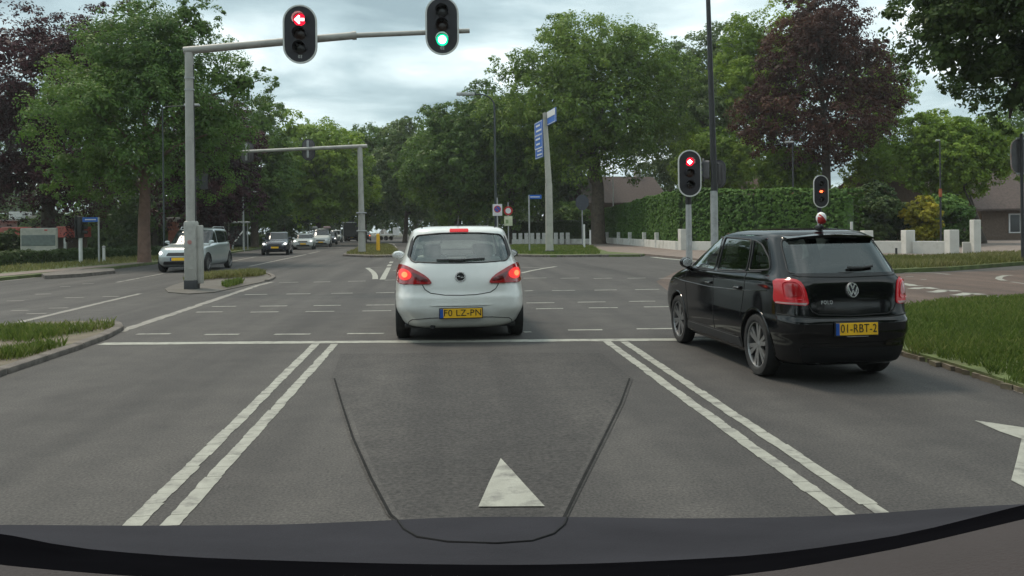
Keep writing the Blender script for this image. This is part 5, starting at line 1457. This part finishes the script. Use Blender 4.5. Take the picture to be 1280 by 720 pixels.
# ---- black hatchback on the right
def black_hatch():
    S = Shape([(.19, -1.86, 1.76, .77, 6), (.23, -1.92, 1.87, .80, 6.4), (.34, -1.955, 1.95, .825, 7), (.44, -1.965, 1.97, .838, 7.4), (.50, -1.985, 1.98, .84, 8), (.60, -1.985, 1.98, .84, 8), (.635, -1.955, 1.965, .838, 8), (.70, -1.945, 1.93, .836, 8),
               (.80, -1.935, 1.82, .834, 8), (.88, -1.922, 1.60, .830, 8), (.955, -1.90, 1.28, .818, 8), (1.00, -1.87, 1.06, .790, 7), (1.06, -1.825, .94, .763, 6.6), (1.16, -1.74, .74, .730, 6.4), (1.26, -1.65, .52, .697, 6.2), (1.34, -1.575, .32, .665, 6),
               (1.39, -1.54, .20, .637, 5.2), (1.425, -1.47, .04, .59, 4.2), (1.445, -1.34, -.16, .51, 3.4), (1.46, -1.05, -.46, .36, 2.8)])
    pr, pf = G(944, 469.5), G(853, 427.5)        # outer contact points of the left wheels
    d = pf - pr; d.z = 0
    ang = math.atan2(d.y, d.x) - math.pi / 2 + R(1.9)
    rgt = Vector((math.cos(ang), math.sin(ang), 0))
    fwd = Vector((-math.sin(ang), math.cos(ang), 0))
    c = pr + fwd * 1.18 + rgt * .63
    pass
    root = empty('black_hatchback', c, ang, 'black hatchback with yellow plate waiting in the right lane', 'car')
    rw = round_poly([(-.675, 1.04), (.675, 1.04), (.62, 1.29), (.59, 1.352), (0, 1.375), (-.59, 1.352), (-.62, 1.29)], .03, 3)
    fw = round_poly([(-.66, 1.03), (.66, 1.03), (.55, 1.35), (-.55, 1.35)], .06, 4)
    w1 = round_poly([(.92, 1.0), (-.03, 1.0), (-.03, 1.365), (.27, 1.356), (.47, 1.268), (.70, 1.145)], .03, 3)
    w2 = round_poly([(-.11, 1.0), (-.93, 1.025), (-.92, 1.20), (-.87, 1.345), (-.11, 1.365)], .04, 3)
    w3 = round_poly([(-.985, 1.03), (-1.46, 1.06), (-1.38, 1.17), (-1.16, 1.30), (-.93, 1.345), (-.975, 1.20)], .05, 3)
    cuts = [('rear', rw), ('front', fw)] + [(sd, p_) for p_ in (w1, w2, w3) for sd in ('left', 'right')]
    car_body('body', S, root, M_BLACK_CAR, (-1.235, 1.235), .352, True, cuts)
    skin_patch(S, 'rear', [(a * 1.01, 1.20 + (b - 1.20) * 1.02) for a, b in rw], -.003, 'rear_window', M_GLASS_D, root, 16, 28, 0)
    skin_line(S, 'rear', rw, .008, 'window_seal', M_TRIM, root, .0, True, 2)
    skin_patch(S, 'front', fw, -.004, 'windscreen', M_GLASS, root, 12, 20, 0)
    for k, p_ in enumerate((w1, w2, w3)):
        for sd in ('left', 'right'):
            skin_patch(S, sd, p_, -.006, 'side_window', M_GLASS if k == 0 else M_GLASS_D, root, 10, 12, 0)
            skin_line(S, sd, p_, .009, 'window_seal', M_TRIM, root, .0, True, 2)
    # tail lamps
    for s in (-1, 1):
        lp_ = round_poly([(s * .795, .975), (s * .66, .985), (s * .60, .96), (s * .565, .88), (s * .545, .765), (s * .58, .748), (s * .800, .752), (s * .805, .80)], .03, 3)
        lo = skin_patch(S, 'rear', lp_, .014, 'tail_lamp', M_LAMP_REDON, root, 10, 20, .03)
        skin_patch(S, 'rear', round_poly([(s * .797, .775), (s * .799, .755), (s * .58, .753), (s * .56, .775)], .006, 2), .018, 'lamp_lower_strip', mat('lamp_clear_strip', (.45, .30, .30), .15, coat=.5), lo, 3, 14, .01)
        skin_patch(S, 'rear', round_poly([(s * .75, .94), (s * .67, .945), (s * .625, .91), (s * .61, .83), (s * .745, .82)], .03, 3), .018, 'lamp_segment', M_LAMP_R, lo, 6, 10, .008)
        skin_line(S, 'rear', round_poly([(s * .76, .955), (s * .66, .96), (s * .61, .915), (s * .59, .805), (s * .755, .80)], .03, 3), .006, 'lamp_ring', M_LAMP_REDON, lo, .018, True, 1)
    # hatch seams, bumper shapes
    skin_line(S, 'rear', [(-.655, 1.025), (-.60, 1.01), (0, 1.0), (.60, 1.01), (.655, 1.025)], .006, 'hatch_seam', M_GROOVE, root, 0, False, 5)
    skin_line(S, 'rear', [(-.545, .75), (-.51, .70), (-.44, .665), (0, .65), (.44, .665), (.51, .70), (.545, .75)], .006, 'hatch_seam', M_GROOVE, root, .001, False, 5)
    skin_line(S, 'rear', [(-.80, .66), (-.62, .648), (-.42, .635), (0, .628), (.42, .635), (.62, .648), (.80, .66)], .006, 'bumper_seam', M_GROOVE, root, .001, False, 5)
    skin_patch(S, 'rear', round_poly([(-.60, .405), (.60, .405), (.64, .385), (.62, .375), (-.62, .375), (-.64, .385)], .006, 2), .012, 'bumper_lip', M_BLACK_CAR, root, 4, 24, .016)
    skin_patch(S, 'rear', round_poly([(-.66, .365), (.66, .365), (.60, .225), (-.60, .225)], .03, 3), .006, 'lower_bumper', mat('bumper_plastic', (.008, .008, .009), .6, spec=.25), root, 6, 20, .012)
    plate(root, S, 'rear', .535, '01-RBT-2', .52, .112, .014)
    y = S.rear(0, .46)
    MB().rbox((.02, y - .018, .468), (.26, .02, .012), .003).build('plate_frame_strip', M_SIGNW, root)
    # round emblem: ring with V over W
    y = S.rear(0, .885)
    MXB = Matrix.Rotation(R(-8), 3, 'X') @ XF
    bo = MB().lathe([(.058, -.008), (.060, .014), (.068, .014), (.072, -.008)], 30, MXB, (0, y - .012, .885)).build('badge', M_CHROME, root, True, 40)
    MB().lathe([(0, .003), (.06, .003)], 24, MXB, (0, y - .012, .885)).build('badge_disc', M_TRIM, bo)
    def stroke(a, b, w=.0075):
        a, b = Vector(a), Vector(b); d_ = (b - a).normalized(); n_ = Vector((-d_.y, d_.x)) * w
        return [tuple(a + n_), tuple(b + n_), tuple(b - n_), tuple(a - n_)]
    lg = MB()
    for a, b_ in (((-.026, .054), (0, .008)), ((.026, .054), (0, .008)), ((-.054, .024), (-.024, -.050)), ((-.024, -.050), (0, -.004)), ((0, -.004), (.024, -.050)), ((.024, -.050), (.054, .024))):
        lg.prism(stroke(a, b_), .003, .013, MXB, (0, y - .012, .885))
    lg.build('badge_letters', M_CHROME, bo)
    T = Matrix.Rotation(R(-6), 3, 'X') @ TXR
    text_mesh('lettering', 'POLO', .048, T, (-.325, S.rear(-.325, .775) - .004, .775), M_CHROME, root, .004, spacing=1.25)
    # spoiler over the window, wiper, antenna with ball
    sp = MB()
    prof = []
    for j in range(17):
        x = -.575 + 1.15 * j / 16
        e = 1 - abs(x / .575) ** 6 * .8
        prof.append((x, e))
    vs = []
    for x, e in prof:
        zb = 1.405 - .035 * (x / .6) ** 2
        vs += [(x, -1.36, zb + .026), (x, -1.61 + .07 * (1 - e), zb - .012), (x, -1.605 + .07 * (1 - e), zb - .026), (x, -1.46, zb - .03)]
    fs = []
    for j in range(16):
        for k in range(4):
            fs.append((j * 4 + k, j * 4 + (k + 1) % 4, (j + 1) * 4 + (k + 1) % 4, (j + 1) * 4 + k))
    fs += [(0, 1, 2, 3), (64, 65, 66, 67)]
    sp.add(vs, fs); sp.build('spoiler', M_BLACK_CAR, root, True, 50)
    skin_line(S, 'rear', [(.02, 1.075), (.20, 1.072), (.34, 1.085)], .013, 'wiper', M_TRIM, root, .018)
    MB().rbox((-.01, -1.33, 1.468), (.05, .12, .035), .012).build('antenna_base', M_TRIM, root, True)
    MB().tube([(-.01, -1.33, 1.47), (-.01, -1.36, 1.52)], [.012, .008], 8).build('antenna', M_TRIM, root, True)
    an = MB(); an.lathe([(0, .062), (.03, .054), (.052, .033), (.062, 0), (.052, -.033), (.03, -.054), (0, -.062)], 20, Matrix.Rotation(R(20), 3, 'Y'), (-.01, -1.37, 1.555)); bl = an.build('antenna_ball', M_SIGNW, root, True, 60)
    MB().lathe([(.0645, 0), (.054, -.034), (.031, -.056), (0, -.0645)], 20, Matrix.Rotation(R(45), 3, 'Y'), (-.008, -1.371, 1.553), R(200), R(330)).build('ball_patch', M_SIGNR, bl, True)
    # sides
    for s, sd in ((-1, 'left'), (1, 'right')):
        skin_line(S, sd, [(.885, .965), (.90, .80), (.84, .55), (.80, .34)], .005, 'door_seam', M_GROOVE, root, 0, False, 6)
        skin_line(S, sd, [(-.07, .985), (-.07, .60), (-.09, .34)], .005, 'door_seam', M_GROOVE, root, 0, False, 6)
        skin_line(S, sd, [(-.96, 1.01), (-.97, .86), (-.92, .70), (-.86, .55)], .005, 'door_seam', M_GROOVE, root, 0, False, 6)
        skin_line(S, sd, [(.80, .34), (.06, .34), (-.70, .34)], .005, 'door_seam', M_GROOVE, root, 0, False, 6)
        skin_line(S, sd, [(1.0, .985), (.4, .98), (-.3, .985), (-.8, 1.005), (-1.3, 1.035)], .008, 'belt_trim', M_TRIM, root, .002, False, 6)
        for y in (.06, -.80):
            x = s * (S.side(y, .85) + .016)
            MB().rbox((x, y, .85), (.03, .17, .035), .012).build('door_handle', M_BLACK_CAR, root, True)
            MB().rbox((x + s * .013, y, .852), (.008, .13, .008), .003).build('handle_strip', M_CHROME, root, True)
        skin_patch(S, sd, [(-.80, .33), (.82, .33), (.86, .24), (-.86, .24)], .014, 'side_skirt', M_TRIM, root, 5, 20, .02)
        skin_line(S, sd, [(1.55, .84), (1.0, .815), (0, .80), (-1.0, .83), (-1.5, .86)], .006, 'swage_line', M_BLACK_CAR, root, .001, False, 8)
        for y in (-1.235, 1.235):
            make_wheel(root, s * .733, y, .308, .20, 12, 'pair', s)
            arc = [(y + .358 * math.cos(R(a)), .308 + .358 * math.sin(R(a))) for a in range(-12, 193, 8)]
            skin_line(S, sd, arc, .011, 'arch_lip', M_BLACK_CAR, root, .0, False, 1)
        mirror(root, S, .72, 1.0, M_BLACK_CAR, s, True, .22)
    MB().rbox((0, -.05, .21), (1.4, 3.2, .06), .02).build('underbody', M_TRIM, root)
    MB().tube([(-.42, -1.90, .235), (-.42, -1.6, .24)], .03, 12).build('exhaust', M_TRIM, root, True)
    root.scale = (.75, .95, .965)
    seats(root, (.15, -.80), (-.36, .36), .52, 1.05, mat('dark_seat', (.03, .03, .032), .9))
    MB().rbox((0, .80, .93), (1.3, .5, .16), .05).build('dashboard', M_INTERIOR, root, True)
    MB().rbox((0, -1.42, .98), (1.15, .36, .03), .01).build('parcel_shelf', M_INTERIOR, root)
    return root
black_hatch()

# ---- oncoming and far vehicles
def front_car(name, label, px, py, heading, paint, L=4.2, W=.87, H=1.5, belt=.95, bonnet=.86, lights=True, rails=False, plate_c='', wagon=False, van=False, facing='front', tail_lit=False, group='vehicles in the far traffic', win=True, cat='car'):
    hl = L / 2
    hood = -.02 if van else 0
    rows = [(.20, -hl + .20, hl - .24, W * .84, 4.2), (.26, -hl + .08, hl - .10, W * .93, 4.5), (.42, -hl + .01, hl - .01, W * .995, 5), (.60, -hl, hl, W, 5), (.74, -hl + .03, hl - .06, W * .99, 4.8), (bonnet - .04, -hl + .05, hl - .22, W * .98, 4.6)]
    ws = hl - (1.05 if not van else .75)
    rows += [(bonnet + .02, -hl + .06, hl - .50, W * .972, 4.5), (belt, -hl + .08, ws, W * .955, 4.4), (belt + .07, -hl + (.12 if wagon or van else .3), ws - .12, W * .90, 4.4)]
    rt = H - .07
    slope = .95 * (H - belt)
    rows += [((belt + .07 + rt) / 2, -hl + (.2 if wagon or van else .55), ws - .12 - slope * .62, W * .85, 4.4), (rt, -hl + (.34 if wagon or van else .85), ws - .16 - slope * 1.2, W * .765, 4.2), (H - .02, -hl + .6 if wagon or van else -hl + 1.1, ws - .5 - slope * 1.25, W * .63, 3.4), (H, -hl + .95 if wagon or van else -hl + 1.35, ws - .8 - slope * 1.3, W * .4, 2.8)]
    S = Shape(rows)
    g = G(px, py)
    root = empty(name, g, heading, label, cat, group)
    wy = (hl - .82, -hl + .80)
    wr = .32 if H < 1.6 else .345
    car_body('body', S, root, paint, wy, wr + .045, False)
    zt = rt - .02
    fwp = round_poly([(-W * .84, belt + .05), (W * .84, belt + .05), (W * .70, zt), (-W * .70, zt)], .08, 4)
    skin_patch(S, 'front', fwp, .006, 'windscreen', M_GLASS_O, root, 10, 16, .012)
    skin_patch(S, 'rear', round_poly([(-W * .76, belt + .10), (W * .76, belt + .10), (W * .66, zt - .02), (-W * .66, zt - .02)], .08, 4), .006, 'rear_window', M_GLASS_O, root, 8, 12, .012)
    y0 = ws - .28
    for sd in ('left', 'right'):
        skin_patch(S, sd, round_poly([(y0, belt + .05), (.12, belt + .05), (.12, zt), (y0 - slope * 1.05, zt)], .04, 3), .006, 'side_window', M_GLASS_O, root, 8, 10, .012)
        if win: skin_patch(S, sd, round_poly([(.02, belt + .05), (-hl + (.62 if wagon else .95), belt + .08), (-hl + (.78 if wagon else 1.2), zt - .04), (.02, zt)], .05, 3), .006, 'side_window', M_GLASS_O, root, 8, 10, .012)
    for s in (-1, 1):
        hp = round_poly([(s * W * .90, .70), (s * W * .55, .63), (s * W * .52, .70), (s * W * .62, .78), (s * W * .90, .82)], .03, 3)
        lo = skin_patch(S, 'front', hp, .012, 'headlight', M_HEADLAMP, root, 6, 8, .02)
        if lights:
            c_ = [(s * W * .74 + .085 * math.cos(t * .5236), .725 + .065 * math.sin(t * .5236)) for t in range(12)]
            skin_patch(S, 'front', c_, .018, 'lit_beam', M_HEAD_ON, lo, 5, 6, .006)
        tp = round_poly([(s * W * .92, .98), (s * W * .68, .96), (s * W * .66, .74), (s * W * .93, .72)], .04, 3)
        to = skin_patch(S, 'rear', tp, .012, 'tail_light', M_LAMP_R, root, 6, 8, .02)
        if tail_lit:
            c_ = [(s * W * .80 + .09 * math.cos(t * .5236), .86 + .09 * math.sin(t * .5236)) for t in range(12)]
            skin_patch(S, 'rear', c_, .018, 'lit_lamp', M_LAMP_HOT, to, 5, 6, .006)
        for y in wy: make_wheel(root, s * (W - .115), y, wr, .21, 8, 'plain', s, False)
        mirror(root, S, ws - .32, belt + .05, paint if W < 2 else M_TRIM, s, True, .22)
        if rails: MB().tube([(s * W * .68, ws - 1.25, H - .05), (s * W * .68, ws - 1.35, H + .03), (s * W * .68, -hl + .75, H + .03), (s * W * .68, -hl + .6, H - .06)], .02, 8).build('roof_rail', M_GALV, root, True)
    skin_patch(S, 'front', round_poly([(-W * .46, .62), (W * .46, .62), (W * .40, .74), (-W * .40, .74)], .03, 3), .008, 'grille', M_TRIM, root, 5, 10, .014)
    skin_patch(S, 'front', round_poly([(-W * .62, .30), (W * .62, .30), (W * .56, .42), (-W * .56, .42)], .03, 3), .008, 'lower_grille', M_TRIM, root, 5, 10, .014)
    plate(root, S, 'front', .50, '', .52, .11, .016)
    plate(root, S, 'rear', .58, '', .52, .11, .016)
    MB().rbox((0, 0, .24), (W * 1.6, L * .78, .08), .02).build('underbody', M_TRIM, root)
    return root, S
M_SILVER = mat('silver_paint', (.46, .50, .50), .28, .55, var=.03, scale=2, coat=.6)
M_NAVY = mat('dark_blue_paint', (.025, .030, .045), .25, .2, var=.05, scale=2, coat=.8)
M_OFFWHITE = mat('offwhite_paint', (.58, .60, .58), .3, var=.03, scale=2, coat=.5)
PI = math.pi
front_car('silver_suv', 'silver estate-like SUV coming towards us behind the signal mast', 246.5, 337.2, PI - .02, M_SILVER, 4.6, .91, 1.68, 1.02, .95, True, True, wagon=True)
front_car('dark_car', 'dark blue car with headlights on, nearest of the oncoming queue', 347, 318, PI + .10, M_NAVY, 4.3, .89, 1.55, .98, .9, True)
front_car('white_coupe', 'low white car following the dark blue car', 380.5, 311.6, PI + .10, M_OFFWHITE, 4.3, .90, 1.38, .88, .80, True)
v, S = front_car('white_van', 'white van with a roof box in the oncoming queue', 402, 308.5, PI + .10, M_OFFWHITE, 4.8, .98, 1.85, 1.12, 1.02, False, van=True, cat='van')
MB().rbox((-.55, 0, 1.95), (.7, 1.0, .22), .06).build('roof_box', mat('roof_box_pink', (.40, .28, .27), .5), v, True)
MB().rbox((.62, .1, 1.95), (.45, .8, .22), .06).build('roof_box', M_GALV, v, True)
front_car('dark_car', 'small dark car half hidden behind the white van', 412.5, 305.6, PI + .10, mat('grey_blue_paint', (.10, .12, .15), .3, .3, coat=.6), 4.2, .88, 1.52, .96, .88, True)
front_car('white_van', 'small white van farthest back in the oncoming queue', 420, 302.8, PI + .05, M_OFFWHITE, 4.5, .92, 1.8, 1.05, .95, False, van=True, cat='van')
front_car('dark_red_car', 'dark car with red rear lights in front of the lorry', 440.5, 301.3, .06, mat('maroon_paint', (.05, .015, .02), .3, coat=.6), 4.3, .90, 1.6, 1.0, .9, False, wagon=True, tail_lit=True)
front_car('dark_car', 'far dark car with rear lights behind the second gantry post', 457, 300.9, .06, mat('black_far_paint', (.02, .02, .022), .3, coat=.6), 4.3, .90, 1.5, .98, .9, False, tail_lit=True)
# lorry and flatbed trailer at the end of the avenue
b = GX(440, 128); b.z = 0
t = empty('lorry', b, 0, 'dark lorry with pale crossbars at the end of the avenue', 'lorry', 'vehicles in the far traffic')
MB().rbox((0, 1.6, 2.1), (2.5, 5.5, 2.6), .06).build('cargo_body', M_DKGREY, t)
MB().rbox((0, 5.0, 1.9), (2.4, 1.9, 2.5), .2).build('cab', M_DKGREY, t, True)
for z in (2.95, 3.55): MB().rbox((0, -1.2, z), (2.5, .1, .12), .02).build('crossbar', M_SIGNW, t)
for x in (-1.2, 1.2): MB().box((x, -1.2, 2.2), (.09, .09, 2.8)).build('upright', M_GALV, t)
for x in (-1.0, 1.0):
    for y in (-.4, .9, 5.0): make_wheel(t, x, y, .5, .3, 8, 'plain', 1 if x > 0 else -1, False)
MB().rbox((0, 1.8, .85), (1.1, 7.5, .25), .03).build('chassis', M_TRIM, t)
b = GX(484, 138); b.z = 0
t = empty('flatbed_trailer', b, -.5, 'white low flatbed trailer right of the second gantry post', 'trailer', 'vehicles in the far traffic')
MB().rbox((0, 0, .95), (3.6, 1.9, .22), .03).build('deck', M_SIGNW, t)
MB().rbox((1.72, 0, 1.6), (.10, 1.9, 1.1), .02).build('end_rail', M_SIGNW, t)
for x in (-1.5, -.75, 0, .75): MB().box((x, -.92, 1.2), (.06, .06, .34)).build('stake', M_SIGNW, t)
MB().prism([(-1.5, 0), (-.2, 0), (-.7, .85)], -.5, .5, XF, (0, 0, 1.06)).build('sheeted_load', M_GREY_B, t)
for x in (-.7, .25):
    for s in (-1, 1): make_wheel(t, x, s * .8, .38, .22, 8, 'plain', 1, False).rotation_euler = (0, 0, PI / 2)

# ------------------------------------------------------------------ thin summer haze
hz_m = bpy.data.materials.new('haze_air'); hz_m.use_nodes = True
hz_m.node_tree.nodes.remove(hz_m.node_tree.nodes['Principled BSDF'])
hv = hz_m.node_tree.nodes.new('ShaderNodeVolumePrincipled')
hv.inputs['Color'].default_value = (.88, .93, .95, 1); hv.inputs['Density'].default_value = HAZE; hv.inputs['Anisotropy'].default_value = .2
hz_m.node_tree.links.new(hv.outputs[0], hz_m.node_tree.nodes['Material Output'].inputs['Volume'])
tag(MB().box((0, 600, 14.5), (1900, 1900, 33)).build('haze', hz_m), 'thin pale haze over the whole junction', None, None, 'stuff')

# ------------------------------------------------------------------ the car the picture is taken from: bonnet, cowl and dashboard top
oc_ = empty('own_car', (0, .9, 0), 0, 'dark bonnet and grey dashboard edge of the car at the bottom of the picture', 'car')
M_BONNET = mat('bonnet_dark', (.034, .034, .040), .85, var=.15, scale=3, spec=.02, bump=.1, bscale=160)
M_BONNET_L = mat('bonnet_mat_edge', (.007, .007, .008), .8, spec=.2)  # colour of the reflected mat outline where it crosses the bonnet
M_COWL = mat('cowl_black', (.004, .004, .005), .95, var=.2, spec=.0)
M_DASH = mat('dash_plastic', (.042, .034, .034), .85, var=.12, scale=8, bump=.25, bscale=220, spec=.3)
def sweep(name, curves, m, parent, thick=.02):
    """surface through rows of points"""
    n = len(curves[0]); vs = [p - parent.location for c in curves for p in c]
    mb = MB(); mb.add(vs, [(i * n + j, i * n + j + 1, (i + 1) * n + j + 1, (i + 1) * n + j) for i in range(len(curves) - 1) for j in range(n - 1)])
    return mb.build(name, m, parent, True, 60)
def pxcurve(ks, n=41):
    f = pchip([k[0] for k in ks], [k[1] for k in ks])
    x0, x1 = ks[0][0], ks[-1][0]
    return [(x0 + (x1 - x0) * i / (n - 1), f(x0 + (x1 - x0) * i / (n - 1))) for i in range(n)]
top = pxcurve([(-320, 662), (0, 656), (180, 657), (330, 656), (470, 651), (600, 646), (700, 646), (850, 648), (1000, 646), (1100, 641), (1200, 634), (1280, 630), (1600, 610)])
low = pxcurve([(-320, 640), (0, 672), (100, 690), (300, 704), (640, 711), (900, 702), (1100, 678), (1280, 636), (1600, 560)])
rowsB = []
r0 = [D(x, y, 1.62) for x, y in top]
rowsB.append([p + FWD * .45 - Vector((0, 0, .30)) for p in r0]); rowsB.append([p + FWD * .20 - Vector((0, 0, .085)) for p in r0]); rowsB.append(r0)
for k in range(1, 7):
    t_ = k / 6
    rowsB.append([D(xa, ya + (max(yb, ya + 12) + 6 - ya) * t_, 1.62 + (1.06 - 1.62) * t_) for (xa, ya), (xb, yb) in zip(top, low)])
sweep('bonnet', rowsB, M_BONNET, oc_)
bot = pxcurve([(-320, 660), (0, 706), (60, 712), (200, 722), (640, 737), (930, 718), (1100, 690), (1280, 649), (1600, 574)])
sweep('cowl', [[D(x, y - 5, 1.0) for x, y in low], [D(x, y, .96) for x, y in low], [D(x, (y + b_[1]) / 2, .86) for (x, y), b_ in zip(low, bot)], [D(x, y + 8, .72) for x, y in bot]], M_COWL, oc_)
sweep('dashboard', [[D(x, y + 3, .70) - Vector((0, 0, .02)) for x, y in bot], [D(x, y, .69) for x, y in bot], [D(x, y + 60, .58) for x, y in bot], [D(x, y + 160, .48) for x, y in bot]], M_DASH, oc_)
# near end of the mat's windscreen reflection, drawn as a dark bonnet line
mat_end_px = [(497, 651), (505, 662), (522, 672), (560, 678), (620, 680), (665, 677), (692, 668), (706, 656), (709, 648)]
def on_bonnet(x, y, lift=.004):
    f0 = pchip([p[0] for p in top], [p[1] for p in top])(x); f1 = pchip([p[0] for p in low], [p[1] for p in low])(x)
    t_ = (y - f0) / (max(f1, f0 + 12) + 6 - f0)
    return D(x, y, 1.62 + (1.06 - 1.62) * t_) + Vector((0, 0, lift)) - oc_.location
MB().tube([on_bonnet(x, y, .001) for x, y in mat_end_px],   .0022, 6).build('bonnet_mat_reflection', M_BONNET_L, oc_, True)
